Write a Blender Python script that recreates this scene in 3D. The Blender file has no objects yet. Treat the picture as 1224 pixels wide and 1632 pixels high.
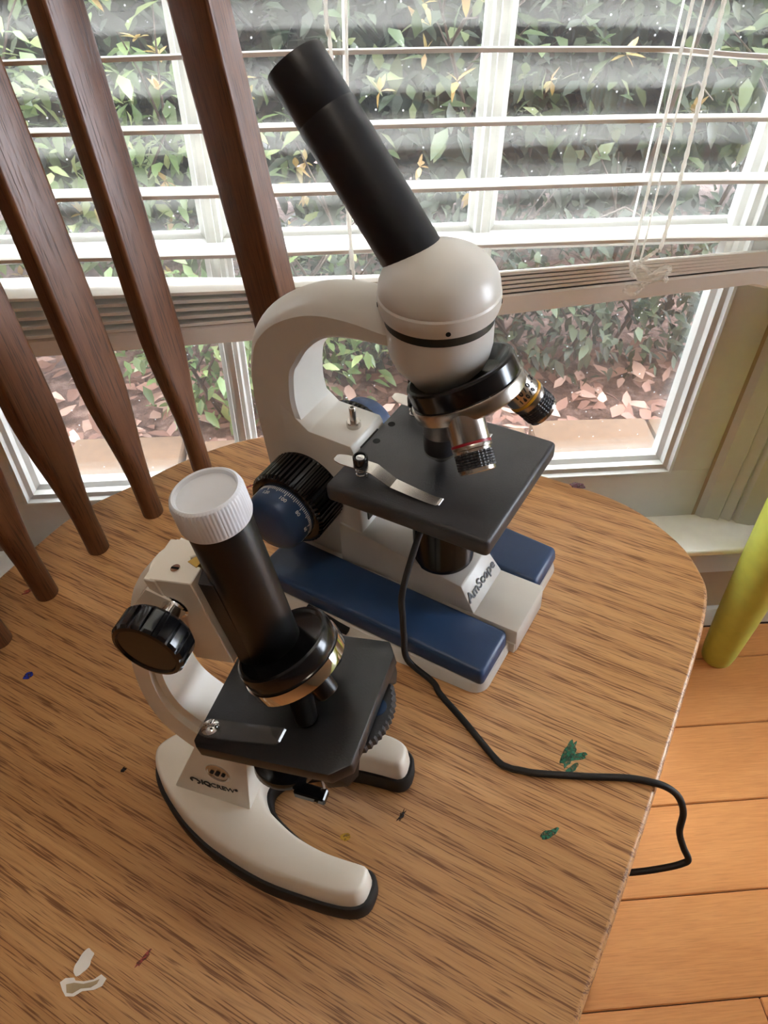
import bpy, bmesh, math, random
from mathutils import Vector, Matrix
random.seed(7)
PI = math.pi
sc = bpy.context.scene
COL = sc.collection

# ------------------------------------------------------------------ camera, sky, lights, exposure
cam_d = bpy.data.cameras.new('camera'); cam = bpy.data.objects.new('camera', cam_d); COL.objects.link(cam)
cam_d.sensor_fit = 'HORIZONTAL'; cam_d.sensor_width = 36.0; cam_d.lens = 36.0 * 1226.0 / 1224.0
cam_d.clip_start = 0.02
CAM = Vector((0, 0, 0.89))
R_ = ((0.9968, -0.0514, 0.0619), (-0.0802, -0.7001, 0.7096), (0.0069, -0.7122, -0.7019))   # columns: right, down, forward
cr = Vector((R_[0][0], R_[1][0], R_[2][0])); cf = Vector((R_[0][2], R_[1][2], R_[2][2])).normalized()
cu = cr.cross(cf).normalized(); cr = cf.cross(cu).normalized()
cam.matrix_world = Matrix(((cr.x, cu.x, -cf.x, CAM.x), (cr.y, cu.y, -cf.y, CAM.y), (cr.z, cu.z, -cf.z, CAM.z), (0, 0, 0, 1)))
sc.camera = cam

world = bpy.data.worlds.new('sky'); sc.world = world; world.use_nodes = True
wn = world.node_tree.nodes; wl = world.node_tree.links; wn.clear()
w_out = wn.new('ShaderNodeOutputWorld'); w_bg = wn.new('ShaderNodeBackground')
w_tc = wn.new('ShaderNodeTexCoord'); w_sep = wn.new('ShaderNodeSeparateXYZ'); w_rmp = wn.new('ShaderNodeValToRGB')
w_rmp.color_ramp.elements[0].position = 0.0; w_rmp.color_ramp.elements[0].color = (0.80, 0.88, 1.0, 1)
w_rmp.color_ramp.elements[1].position = 0.9; w_rmp.color_ramp.elements[1].color = (0.92, 0.96, 1.0, 1)
wl.new(w_tc.outputs['Generated'], w_sep.inputs[0]); wl.new(w_sep.outputs['Z'], w_rmp.inputs[0])
wl.new(w_rmp.outputs[0], w_bg.inputs['Color']); w_bg.inputs['Strength'].default_value = 9.5
wl.new(w_bg.outputs[0], w_out.inputs['Surface'])

vs = sc.view_settings
vs.view_transform = 'Standard'; vs.look = 'None'; vs.exposure = 1.5; vs.gamma = 1.0; vs.use_curve_mapping = False
sc.cycles.max_bounces = 10; sc.cycles.diffuse_bounces = 5; sc.cycles.transparent_max_bounces = 24
sc.cycles.use_denoising = True; sc.cycles.sample_clamp_indirect = 6.0

# ------------------------------------------------------------------ materials
def srgb(r, g, b):
    f = lambda c: (c / 255 / 12.92) if c / 255 <= 0.04045 else ((c / 255 + 0.055) / 1.055) ** 2.4
    return (f(r), f(g), f(b), 1)
def mat(name):
    m = bpy.data.materials.new(name); m.use_nodes = True
    nt = m.node_tree; b = nt.nodes['Principled BSDF']
    return m, nt, b
def N(nt, kind, **kw):
    n = nt.nodes.new(kind)
    for k, v in kw.items():
        if k in n.inputs: n.inputs[k].default_value = v
        else: setattr(n, k, v)
    return n
def coords(nt, scale=(1, 1, 1), rot=(0, 0, 0), kind='Object'):
    t = nt.nodes.new('ShaderNodeTexCoord'); mp = nt.nodes.new('ShaderNodeMapping')
    mp.inputs['Scale'].default_value = scale; mp.inputs['Rotation'].default_value = rot
    nt.links.new(t.outputs[kind], mp.inputs[0]); return mp.outputs[0]
def noise(nt, vec, scale, detail=3.0, rough=0.5, dist=0.0):
    n = N(nt, 'ShaderNodeTexNoise', Scale=scale, Detail=detail, Roughness=rough, Distortion=dist)
    nt.links.new(vec, n.inputs['Vector']); return n.outputs['Fac']
def ramp(nt, fac, stops, interp='LINEAR'):
    r = nt.nodes.new('ShaderNodeValToRGB'); r.color_ramp.interpolation = interp
    e = r.color_ramp.elements
    while len(e) < len(stops): e.new(0.5)
    for i, (p, c) in enumerate(stops): e[i].position = p; e[i].color = c
    nt.links.new(fac, r.inputs[0]); return r.outputs[0]
def mix(nt, fac, a, b, mode='MIX'):
    m = nt.nodes.new('ShaderNodeMix'); m.data_type = 'RGBA'; m.blend_type = mode
    for sock, v in ((m.inputs[0], fac), (m.inputs[6], a), (m.inputs[7], b)):
        if isinstance(v, (int, float)): sock.default_value = v
        elif isinstance(v, tuple): sock.default_value = v
        else: nt.links.new(v, sock)
    return m.outputs[2]
def bump(nt, b, h, strength=0.2, dist=0.001):
    n = nt.nodes.new('ShaderNodeBump'); n.inputs['Strength'].default_value = strength; n.inputs['Distance'].default_value = dist
    nt.links.new(h, n.inputs['Height']); nt.links.new(n.outputs[0], b.inputs['Normal'])
def plain(name, col, rough=0.4, metal=0.0, spec=0.5, bump_scale=None, bump_s=0.1, vary=0.06, coat=0.0):
    m, nt, b = mat(name)
    v = coords(nt)
    f = noise(nt, v, 60.0, 3.0)
    dark = tuple(c * (1 - vary) for c in col[:3]) + (1,); lite = tuple(min(1, c * (1 + vary)) for c in col[:3]) + (1,)
    nt.links.new(ramp(nt, f, [(0.3, dark), (0.7, lite)]), b.inputs['Base Color'])
    b.inputs['Roughness'].default_value = rough; b.inputs['Metallic'].default_value = metal
    b.inputs['Specular IOR Level'].default_value = spec
    b.inputs['Coat Weight'].default_value = coat; b.inputs['Coat Roughness'].default_value = 0.15
    if bump_scale:
        bump(nt, b, noise(nt, v, bump_scale, 2.0), bump_s, 0.0005)
    return m

def oak(name, light, mid, dark, pore, grain_axis=0, rough=0.32, boards=0.0, pore_amt=1.0, bands=True):
    """oak: long pores, early/late wood bands, glued boards across the grain"""
    m, nt, b = mat(name)
    def sc3(a, c): s = [c, c, c]; s[grain_axis] = a; return tuple(s)
    base = coords(nt)
    n0 = noise(nt, coords(nt, sc3(2.2, 9.0)), 3.0, 4.0, 0.6, 0.4)
    # cathedral bands: distorted waves running along the grain
    wv = N(nt, 'ShaderNodeTexWave', Scale=1.0, Distortion=7.0, Detail=3.0); wv.wave_type = 'BANDS'; wv.bands_direction = 'Y' if grain_axis == 0 else 'X'
    wv.inputs['Detail Scale'].default_value = 0.7
    nt.links.new(coords(nt, sc3(2.5, 22.0)), wv.inputs['Vector'])
    band = wv.outputs['Fac'] if bands else n0
    fm = N(nt, 'ShaderNodeMath', operation='MULTIPLY_ADD'); fm.inputs[1].default_value = 0.24; nt.links.new(band, fm.inputs[0])
    fm2 = N(nt, 'ShaderNodeMath', operation='MULTIPLY'); fm2.inputs[1].default_value = 0.75; nt.links.new(n0, fm2.inputs[0]); nt.links.new(fm2.outputs[0], fm.inputs[2])
    col = ramp(nt, fm.outputs[0], [(0.18, dark), (0.5, mid), (0.85, light)])
    fine = noise(nt, coords(nt, sc3(20.0, 420.0)), 1.0, 3.0, 0.6)
    col = mix(nt, 0.35, col, ramp(nt, fine, [(0.3, dark), (0.7, light)]))
    # pores: short dark dashes, denser in the dark bands
    p1 = noise(nt, coords(nt, sc3(30.0, 1000.0)), 1.0, 2.0, 0.6, 0.1)
    pm = N(nt, 'ShaderNodeMath', operation='MULTIPLY_ADD'); pm.inputs[1].default_value = -0.10; nt.links.new(band, pm.inputs[0])
    nt.links.new(p1, pm.inputs[2])
    pr_ = ramp(nt, pm.outputs[0], [(0.49, (0, 0, 0, 1)), (0.58, (1, 1, 1, 1))])
    pf = N(nt, 'ShaderNodeMath', operation='MULTIPLY'); pf.inputs[1].default_value = 0.80 * pore_amt; nt.links.new(pr_, pf.inputs[0])
    col = mix(nt, pf.outputs[0], col, pore)
    if boards:
        sp = nt.nodes.new('ShaderNodeSeparateXYZ'); nt.links.new(base, sp.inputs[0])
        d = N(nt, 'ShaderNodeMath', operation='MULTIPLY_ADD'); d.inputs[1].default_value = 1.0 / boards; d.inputs[2].default_value = 0.62; nt.links.new(sp.outputs['Y'], d.inputs[0])
        fl = N(nt, 'ShaderNodeMath', operation='FLOOR'); nt.links.new(d.outputs[0], fl.inputs[0])
        wn_ = N(nt, 'ShaderNodeTexWhiteNoise', noise_dimensions='1D'); nt.links.new(fl.outputs[0], wn_.inputs['W'])
        tone = ramp(nt, wn_.outputs['Value'], [(0.0, (0.76, 0.71, 0.64, 1)), (1.0, (1.1, 1.1, 1.08, 1))])
        col = mix(nt, 1.0, col, tone, 'MULTIPLY')
    ln = noise(nt, coords(nt, sc3(6.0, 190.0)), 1.0, 3.0, 0.55, 0.3)
    lr = ramp(nt, ln, [(0.0, (0, 0, 0, 1)), (0.465, (0, 0, 0, 1)), (0.5, (1, 1, 1, 1)), (0.535, (0, 0, 0, 1))])
    lf = N(nt, 'ShaderNodeMath', operation='MULTIPLY'); lf.inputs[1].default_value = 0.26 * pore_amt; nt.links.new(lr, lf.inputs[0])
    col = mix(nt, lf.outputs[0], col, pore)
    nt.links.new(col, b.inputs['Base Color'])
    rr = N(nt, 'ShaderNodeMapRange'); rr.inputs['To Min'].default_value = rough - 0.06; rr.inputs['To Max'].default_value = rough + 0.12
    nt.links.new(pf.outputs[0], rr.inputs['Value']); nt.links.new(rr.outputs[0], b.inputs['Roughness'])
    b.inputs['Specular IOR Level'].default_value = 0.45
    inv = N(nt, 'ShaderNodeMath', operation='SUBTRACT'); inv.inputs[0].default_value = 1.0; nt.links.new(pf.outputs[0], inv.inputs[1])
    bump(nt, b, inv.outputs[0], 0.22, 0.0006)
    return m

M = {}
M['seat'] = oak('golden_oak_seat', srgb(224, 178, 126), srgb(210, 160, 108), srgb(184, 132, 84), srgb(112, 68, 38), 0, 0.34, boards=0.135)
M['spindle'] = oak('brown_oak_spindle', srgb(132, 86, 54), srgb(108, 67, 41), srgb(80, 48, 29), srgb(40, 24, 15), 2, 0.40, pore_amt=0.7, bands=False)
M['plank'] = oak('honey_floor_plank', srgb(224, 162, 102), srgb(208, 144, 88), srgb(190, 124, 72), srgb(164, 104, 58), 0, 0.40, pore_amt=0.35, bands=False)
M['subfloor'] = plain('dark_plank_gap', srgb(70, 42, 24), 0.8)
M['white_paint'] = plain('white_gloss_paint', srgb(198, 199, 193), 0.35, bump_scale=40, bump_s=0.05, vary=0.02)
M['lit_sill_paint'] = plain('white_paint_lit_sill', srgb(242, 242, 236), 0.3, vary=0.03)  # the white trim paint again, colour lightened for the light on the stool
M['wall_paint'] = plain('cream_wall_paint', srgb(168, 150, 126), 0.7, bump_scale=300, bump_s=0.1, vary=0.02)
M['ceiling_paint'] = plain('white_ceiling_paint', srgb(236, 234, 228), 0.8, vary=0.02)
M['slat'] = plain('white_blind_slat', srgb(236, 232, 224), 0.4, vary=0.02)
M['cord_white'] = plain('white_cotton_cord', srgb(228, 222, 208), 0.8, bump_scale=900, bump_s=0.4)
M['enamel'] = plain('warm_white_enamel', srgb(216, 212, 204), 0.32, bump_scale=700, bump_s=0.03, vary=0.015)
M['enamel_b'] = plain('ivory_enamel', srgb(234, 226, 212), 0.36, bump_scale=600, bump_s=0.05, vary=0.015)
M['black_matt'] = plain('black_textured_paint', srgb(56, 56, 59), 0.42, bump_scale=900, bump_s=0.25, vary=0.1)
M['black_tube'] = plain('black_satin_tube', srgb(19, 21, 27), 0.38, bump_scale=900, bump_s=0.06)
M['black_matt_b'] = plain('black_fine_paint', srgb(26, 26, 28), 0.38, bump_scale=900, bump_s=0.12)
M['black_tube_b'] = plain('deep_black_tube', srgb(11, 11, 12), 0.36, bump_scale=900, bump_s=0.06)
M['black_gloss'] = plain('black_gloss_plastic', srgb(16, 16, 18), 0.18)
M['black_rubber'] = plain('black_rubber', srgb(30, 30, 30), 0.6)
M['dark_hole'] = plain('dark_hole', srgb(8, 8, 9), 0.8)
M['blue'] = plain('navy_blue_plastic', srgb(40, 66, 104), 0.40, bump_scale=900, bump_s=0.12)
M['steel'] = plain('brushed_steel', srgb(196, 192, 186), 0.26, 1.0)
M['chrome'] = plain('polished_chrome', srgb(225, 224, 222), 0.06, 1.0)
M['brass'] = plain('brass', srgb(196, 160, 84), 0.3, 1.0)
M['dark_ring'] = plain('dark_green_ring', srgb(22, 40, 42), 0.35)
M['red_band'] = plain('red_band', srgb(150, 20, 36), 0.35)
M['yellow_band'] = plain('yellow_band', srgb(214, 160, 40), 0.35)
M['ink'] = plain('black_ink', srgb(22, 20, 20), 0.5)
M['white_ink'] = plain('white_ink', srgb(220, 220, 220), 0.5)
M['lime'] = plain('lime_green_paint', srgb(190, 196, 84), 0.5, bump_scale=120, bump_s=0.15)
M['paper'] = plain('white_sticker_paper', srgb(240, 234, 224), 0.7, vary=0.08)
M['paper_torn'] = plain('torn_sticker_backing', srgb(186, 164, 128), 0.9, vary=0.25)
M['bark'] = plain('grey_brown_bark', srgb(58, 47, 39), 0.9, bump_scale=80, bump_s=0.5, vary=0.3)
M['timber'] = plain('tan_garden_stone', srgb(80, 62, 46), 0.9, bump_scale=60, bump_s=0.4, vary=0.15)

def translucent(m, f):
    nt = m.node_tree; out = nt.nodes['Material Output']; p = nt.nodes['Principled BSDF']; tl = nt.nodes.new('ShaderNodeBsdfTranslucent'); tl.inputs[0].default_value = (.95, .94, .91, 1)
    ms = nt.nodes.new('ShaderNodeMixShader'); ms.inputs[0].default_value = f; nt.links.new(p.outputs[0], ms.inputs[1]); nt.links.new(tl.outputs[0], ms.inputs[2]); nt.links.new(ms.outputs[0], out.inputs['Surface'])
translucent(M['cord_white'], .75)
def stain_mat(name, c):
    m = plain(name, c, 0.5, vary=0.15); nt = m.node_tree; p = nt.nodes['Principled BSDF']
    nt.links.new(ramp(nt, noise(nt, coords(nt), 420.0, 4.0, .6), [(0.36, (.25,) * 3 + (1,)), (0.56, (.92,) * 3 + (1,))]), p.inputs['Alpha']); return m

def fresnel2(nt, ior):
    """the same reflectance on the front and the back face of a thin sheet"""
    g = nt.nodes.new('ShaderNodeNewGeometry'); mr = N(nt, 'ShaderNodeMapRange'); mr.inputs['To Min'].default_value = ior; mr.inputs['To Max'].default_value = 1 / ior
    fr = nt.nodes.new('ShaderNodeFresnel'); nt.links.new(g.outputs['Backfacing'], mr.inputs['Value']); nt.links.new(mr.outputs[0], fr.inputs['IOR']); return fr
def mk_glass():
    m = bpy.data.materials.new('window_glass'); m.use_nodes = True; nt = m.node_tree; nt.nodes.clear()
    o = nt.nodes.new('ShaderNodeOutputMaterial'); tr = nt.nodes.new('ShaderNodeBsdfTransparent'); gl = nt.nodes.new('ShaderNodeBsdfGlossy')
    gl.inputs['Roughness'].default_value = 0.0; fr = fresnel2(nt, 1.5)
    ms = nt.nodes.new('ShaderNodeMixShader'); nt.links.new(fr.outputs[0], ms.inputs[0]); nt.links.new(tr.outputs[0], ms.inputs[1]); nt.links.new(gl.outputs[0], ms.inputs[2])
    # a film of dust and rain specks
    df = nt.nodes.new('ShaderNodeBsdfDiffuse'); df.inputs['Color'].default_value = (0.8, 0.8, 0.78, 1)
    tl = nt.nodes.new('ShaderNodeBsdfTranslucent'); tl.inputs['Color'].default_value = (0.8, 0.8, 0.78, 1)
    ad = nt.nodes.new('ShaderNodeMixShader'); ad.inputs[0].default_value = 0.5; nt.links.new(df.outputs[0], ad.inputs[1]); nt.links.new(tl.outputs[0], ad.inputs[2])
    v = coords(nt); vo = N(nt, 'ShaderNodeTexVoronoi', Scale=150.0); nt.links.new(v, vo.inputs['Vector'])
    wn2 = N(nt, 'ShaderNodeTexWhiteNoise'); nt.links.new(vo.outputs['Color'], wn2.inputs['Vector'])
    gt = N(nt, 'ShaderNodeMath', operation='GREATER_THAN'); gt.inputs[1].default_value = 0.94; nt.links.new(wn2.outputs['Value'], gt.inputs[0])
    lt = N(nt, 'ShaderNodeMath', operation='LESS_THAN'); lt.inputs[1].default_value = 0.13; nt.links.new(vo.outputs['Distance'], lt.inputs[0])
    sp = N(nt, 'ShaderNodeMath', operation='MULTIPLY'); nt.links.new(gt.outputs[0], sp.inputs[0]); nt.links.new(lt.outputs[0], sp.inputs[1])
    hz = ramp(nt, noise(nt, v, 9.0, 4.0), [(0.35, (0.003,) * 3 + (1,)), (0.75, (0.012,) * 3 + (1,))])
    fa = N(nt, 'ShaderNodeMath', operation='MULTIPLY_ADD'); fa.inputs[1].default_value = 0.45; nt.links.new(sp.outputs[0], fa.inputs[0]); nt.links.new(hz, fa.inputs[2])
    m2 = nt.nodes.new('ShaderNodeMixShader'); nt.links.new(fa.outputs[0], m2.inputs[0]); nt.links.new(ms.outputs[0], m2.inputs[1]); nt.links.new(ad.outputs[0], m2.inputs[2])
    nt.links.new(m2.outputs[0], o.inputs['Surface']); return m
M['glass'] = mk_glass()
def mk_clear(name, tint, refl_ior, haze):
    m = bpy.data.materials.new(name); m.use_nodes = True; nt = m.node_tree; nt.nodes.clear()
    o = nt.nodes.new('ShaderNodeOutputMaterial'); tr = nt.nodes.new('ShaderNodeBsdfTransparent'); tr.inputs[0].default_value = tint
    gl = nt.nodes.new('ShaderNodeBsdfGlossy'); gl.inputs['Roughness'].default_value = 0.05
    lw = fresnel2(nt, refl_ior)
    ms = nt.nodes.new('ShaderNodeMixShader'); nt.links.new(lw.outputs[0], ms.inputs[0]); nt.links.new(tr.outputs[0], ms.inputs[1]); nt.links.new(gl.outputs[0], ms.inputs[2])
    df = nt.nodes.new('ShaderNodeBsdfDiffuse'); df.inputs[0].default_value = (0.85, 0.86, 0.88, 1)
    m2 = nt.nodes.new('ShaderNodeMixShader'); m2.inputs[0].default_value = haze
    nt.links.new(ms.outputs[0], m2.inputs[1]); nt.links.new(df.outputs[0], m2.inputs[2]); nt.links.new(m2.outputs[0], o.inputs['Surface']); return m
M['clear'] = mk_clear('clear_acrylic', (0.96, 0.97, 0.98, 1), 1.55, 0.035)
m_, nt_, b_ = mat('milky_translucent_plastic')
nt_.links.new(ramp(nt_, noise(nt_, coords(nt_), 40.0), [(0.3, srgb(214, 216, 220)), (0.7, srgb(226, 228, 232))]), b_.inputs['Base Color'])
b_.inputs['Roughness'].default_value = 0.35; b_.inputs['Subsurface Weight'].default_value = 0.5; b_.inputs['Subsurface Radius'].default_value = (0.01, 0.01, 0.01); b_.inputs['Subsurface Scale'].default_value = 0.4
M['milky'] = m_

def leaf_mat(name, a, b2, c, trans=0.35, rough=0.35):
    m = bpy.data.materials.new(name); m.use_nodes = True; nt = m.node_tree; p = nt.nodes['Principled BSDF']; out = nt.nodes['Material Output']
    g = nt.nodes.new('ShaderNodeNewGeometry'); 
    oi = nt.nodes.new('ShaderNodeObjectInfo')
    ad = N(nt, 'ShaderNodeMath', operation='ADD'); nt.links.new(g.outputs['Random Per Island'], ad.inputs[0]); nt.links.new(oi.outputs['Random'], ad.inputs[1])
    fr = N(nt, 'ShaderNodeMath', operation='FRACT'); nt.links.new(ad.outputs[0], fr.inputs[0])
    col = ramp(nt, fr.outputs[0], [(0.0, a), (0.6, b2), (1.0, c)])
    nt.links.new(col, p.inputs['Base Color']); p.inputs['Roughness'].default_value = rough
    tl = nt.nodes.new('ShaderNodeBsdfTranslucent'); nt.links.new(col, tl.inputs[0])
    ms = nt.nodes.new('ShaderNodeMixShader'); ms.inputs[0].default_value = trans
    nt.links.new(p.outputs[0], ms.inputs[1]); nt.links.new(tl.outputs[0], ms.inputs[2]); nt.links.new(ms.outputs[0], out.inputs['Surface'])
    return m
M['leaf_hedge'] = leaf_mat('hedge_leaf', srgb(34, 46, 30), srgb(62, 78, 48), srgb(104, 112, 76), .3, .5)
M['leaf_dark'] = leaf_mat('dark_leaf', srgb(24, 34, 22), srgb(38, 52, 34), srgb(64, 76, 52), .25, .6)
M['leaf_light'] = leaf_mat('light_leaf', srgb(58, 76, 42), srgb(86, 106, 62), srgb(130, 140, 92), .3, .45)
M['leaf_gold'] = leaf_mat('golden_tip_leaf', srgb(120, 112, 66), srgb(140, 116, 64), srgb(160, 134, 96))
M['litter'] = leaf_mat('dry_leaf', srgb(96, 66, 56), srgb(132, 98, 86), srgb(176, 148, 136), 0.15, 0.7)
m_, nt_, b_ = mat('leaf_mould_soil')
nt_.links.new(ramp(nt_, noise(nt_, coords(nt_), 26.0, 6.0, 0.7), [(0.3, srgb(52, 38, 34)), (0.5, srgb(92, 70, 62)), (0.72, srgb(142, 116, 106))]), b_.inputs['Base Color'])
b_.inputs['Roughness'].default_value = 0.95; bump(nt_, b_, noise(nt_, coords(nt_), 40.0, 6.0, 0.7), 0.8, 0.02)
M['soil'] = m_

# ------------------------------------------------------------------ mesh helpers
def finish(bm, name, m, parent=None, mtx=None, angle=32, kind=None, label=None, smooth=True):
    bmesh.ops.recalc_face_normals(bm, faces=bm.faces)
    if smooth:
        for f in bm.faces: f.smooth = True
        lim = math.radians(angle)
        for e in bm.edges:
            e.smooth = (len(e.link_faces) == 2 and e.calc_face_angle(0.0) < lim)
    me = bpy.data.meshes.new(name); bm.to_mesh(me); bm.free()
    for mm in (m if isinstance(m, (list, tuple)) else [m]): me.materials.append(mm)
    o = bpy.data.objects.new(name, me); COL.objects.link(o)
    if mtx is not None: o.matrix_world = mtx
    if parent is not None: o.parent = parent
    if kind: o['kind'] = kind
    if label: o['label'] = label
    return o
def thing(o, label, cat, group=None):
    o['label'] = label; o['category'] = cat
    if group: o['group'] = group
    return o
def empty(name, mtx, label=None, cat=None, group=None):
    o = bpy.data.objects.new(name, None); COL.objects.link(o); o.matrix_world = mtx; o.empty_display_size = 0.05
    if label: thing(o, label, cat, group)
    return o
def frame(o, x=None, y=None, z=None):
    """4x4 from an origin and two given axes (third by cross product)"""
    o = Vector(o)
    if x is None: y = Vector(y).normalized(); z = Vector(z).normalized(); x = y.cross(z).normalized(); y = z.cross(x)
    elif y is None: x = Vector(x).normalized(); z = Vector(z).normalized(); y = z.cross(x).normalized(); x = y.cross(z)
    else: x = Vector(x).normalized(); y = Vector(y).normalized(); z = x.cross(y).normalized(); y = z.cross(x)
    return Matrix(((x.x, y.x, z.x, o.x), (x.y, y.y, z.y, o.y), (x.z, y.z, z.z, o.z), (0, 0, 0, 1)))
def along(o, d, up=(0, 0, 1)):
    d = Vector(d).normalized(); u = Vector(up)
    if abs(d.dot(u.normalized())) > 0.98: u = Vector((1, 0, 0))
    x = u.cross(d).normalized(); y = d.cross(x)
    return Matrix(((x.x, y.x, d.x, o[0]), (x.y, y.y, d.y, o[1]), (x.z, y.z, d.z, o[2]), (0, 0, 0, 1)))
def box(bm, x0, x1, y0, y1, z0, z1, bev=0.0, seg=2, mtx=None):
    t = bmesh.new()
    vs_ = [t.verts.new((x, y, z)) for z in (z0, z1) for y in (y0, y1) for x in (x0, x1)]
    for q in ((0, 1, 3, 2), (4, 5, 7, 6), (0, 1, 5, 4), (1, 3, 7, 5), (3, 2, 6, 7), (2, 0, 4, 6)): t.faces.new([vs_[i] for i in q])
    bmesh.ops.recalc_face_normals(t, faces=t.faces)
    if bev: bmesh.ops.bevel(t, geom=list(t.edges), offset=bev, segments=seg, profile=0.5, affect='EDGES')
    merge(bm, t, mtx)
def merge(bm, t, mtx=None):
    if mtx is not None: bmesh.ops.transform(t, matrix=mtx, verts=t.verts)
    me = bpy.data.meshes.new('tmp'); t.to_mesh(me); t.free(); bm.from_mesh(me); bpy.data.meshes.remove(me)
def hexa(bm, pts, bev=0.0, seg=2, mtx=None):
    """pts: 8 corners, order (z0: y0x0,y0x1,y1x0,y1x1; z1: same)"""
    t = bmesh.new(); vs_ = [t.verts.new(p) for p in pts]
    for q in ((0, 1, 3, 2), (4, 5, 7, 6), (0, 1, 5, 4), (1, 3, 7, 5), (3, 2, 6, 7), (2, 0, 4, 6)): t.faces.new([vs_[i] for i in q])
    bmesh.ops.recalc_face_normals(t, faces=t.faces)
    if bev: bmesh.ops.bevel(t, geom=list(t.edges), offset=bev, segments=seg, profile=0.5, affect='EDGES')
    merge(bm, t, mtx)
def loft(bm, rings, close=True, caps=True, mi=0, mtx=None):
    t = bmesh.new(); R = [[t.verts.new(p) for p in r] for r in rings]; n = len(rings[0])
    for a, b in zip(R, R[1:]):
        for i in range(n if close else n - 1):
            j = (i + 1) % n
            f = t.faces.new((a[i], a[j], b[j], b[i])); f.material_index = mi
    if caps:
        for r in (R[0], R[-1]):
            try: f = t.faces.new(r); f.material_index = mi
            except ValueError: pass
    bmesh.ops.recalc_face_normals(t, faces=t.faces)
    merge(bm, t, mtx)
def lathe(bm, prof, n=40, mtx=None, mi=0, mod=None):
    """prof: (r,z) list along local z; mod(angle)->radius factor offset"""
    t = bmesh.new(); rings = []
    for r, z in prof:
        if r < 1e-7: rings.append([t.verts.new((0, 0, z))])
        else: rings.append([t.verts.new(((r + (mod(2 * PI * i / n, z) if mod else 0)) * math.cos(2 * PI * i / n), (r + (mod(2 * PI * i / n, z) if mod else 0)) * math.sin(2 * PI * i / n), z)) for i in range(n)])
    for a, b in zip(rings, rings[1:]):
        if len(a) == 1 and len(b) == 1: continue
        for i in range(n):
            j = (i + 1) % n
            if len(a) == 1: f = t.faces.new((a[0], b[j], b[i]))
            elif len(b) == 1: f = t.faces.new((a[i], a[j], b[0]))
            else: f = t.faces.new((a[i], a[j], b[j], b[i]))
            f.material_index = mi
    for r in (rings[0], rings[-1]):
        if len(r) > 1: f = t.faces.new(r); f.material_index = mi
    bmesh.ops.recalc_face_normals(t, faces=t.faces)
    merge(bm, t, mtx)
def prism(bm, poly, z0, z1, bev=0.0, seg=2, mtx=None, top=None):
    t = bmesh.new(); a = [t.verts.new((p[0], p[1], z0)) for p in poly]; b = [t.verts.new((p[0], p[1], z1)) for p in (top or poly)]
    n = len(poly); t.faces.new(a); t.faces.new(b)
    for i in range(n): t.faces.new((a[i], a[(i + 1) % n], b[(i + 1) % n], b[i]))
    bmesh.ops.recalc_face_normals(t, faces=t.faces)
    if bev:
        es = [e for e in t.edges if e.calc_face_angle(0) > 0.6]
        bmesh.ops.bevel(t, geom=es, offset=bev, segments=seg, profile=0.5, affect='EDGES')
    merge(bm, t, mtx)
def catmull(P, k=8):
    P = [Vector(p) for p in P]; out = []
    for i in range(len(P) - 1):
        a = P[max(i - 1, 0)]; b = P[i]; c = P[i + 1]; d = P[min(i + 2, len(P) - 1)]
        for j in range(k):
            t = j / k
            out.append(0.5 * ((2 * b) + (c - a) * t + (2 * a - 5 * b + 4 * c - d) * t * t + (3 * b - a - 3 * c + d) * t ** 3))
    out.append(P[-1]); return out
def tube(bm, P, r, n=10, caps=True, mtx=None):
    rings = []; P = [Vector(p) for p in P]; up = None
    for i, p in enumerate(P):
        d = (P[min(i + 1, len(P) - 1)] - P[max(i - 1, 0)]).normalized()
        if up is None:
            up = Vector((0, 0, 1)) if abs(d.z) < 0.9 else Vector((1, 0, 0))
        x = up.cross(d).normalized(); y = d.cross(x).normalized(); up = y
        rr = r[i] if isinstance(r, (list, tuple)) else r
        rings.append([p + rr * (math.cos(2 * PI * k / n) * x + math.sin(2 * PI * k / n) * y) for k in range(n)])
    loft(bm, rings, True, caps, mtx=mtx)
def strip(bm, P, widths, side, th, mtx=None):
    """flat band through points P, width along vector side, thickness th"""
    side = Vector(side).normalized(); rings = []
    P = [Vector(p) for p in P]
    for i, p in enumerate(P):
        d = (P[min(i + 1, len(P) - 1)] - P[max(i - 1, 0)]).normalized(); nrm = d.cross(side).normalized()
        w = widths[i] / 2
        rings.append([p + side * w + nrm * th / 2, p - side * w + nrm * th / 2, p - side * w - nrm * th / 2, p + side * w - nrm * th / 2])
    loft(bm, rings, True, True, mtx=mtx)
def text(name, body, size, mtx, m, parent, ext=0.00015, align='CENTER', bold=0.0, spacing=1.0, shear=0.0):
    c = bpy.data.curves.new(name, 'FONT'); c.body = body; c.size = size; c.extrude = ext; c.align_x = align; c.align_y = 'CENTER'
    c.offset = bold; c.space_character = spacing; c.shear = shear; c.resolution_u = 3
    t = bpy.data.objects.new(name + '_curve', c); COL.objects.link(t)
    dg = bpy.context.evaluated_depsgraph_get(); me = bpy.data.meshes.new_from_object(t.evaluated_get(dg)); me.name = name
    bpy.data.objects.remove(t); bpy.data.curves.remove(c)
    me.materials.clear(); me.materials.append(m)
    o = bpy.data.objects.new(name, me); COL.objects.link(o); o.matrix_world = mtx
    if parent is not None: o.parent = parent
    return o
def copy_tree(o, parent=None):
    c = o.copy(); COL.objects.link(c)
    if parent is not None: c.parent = parent
    for ch in [k for k in COL.objects if k.parent == o and k is not c]: copy_tree(ch, c)
    return c

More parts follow.
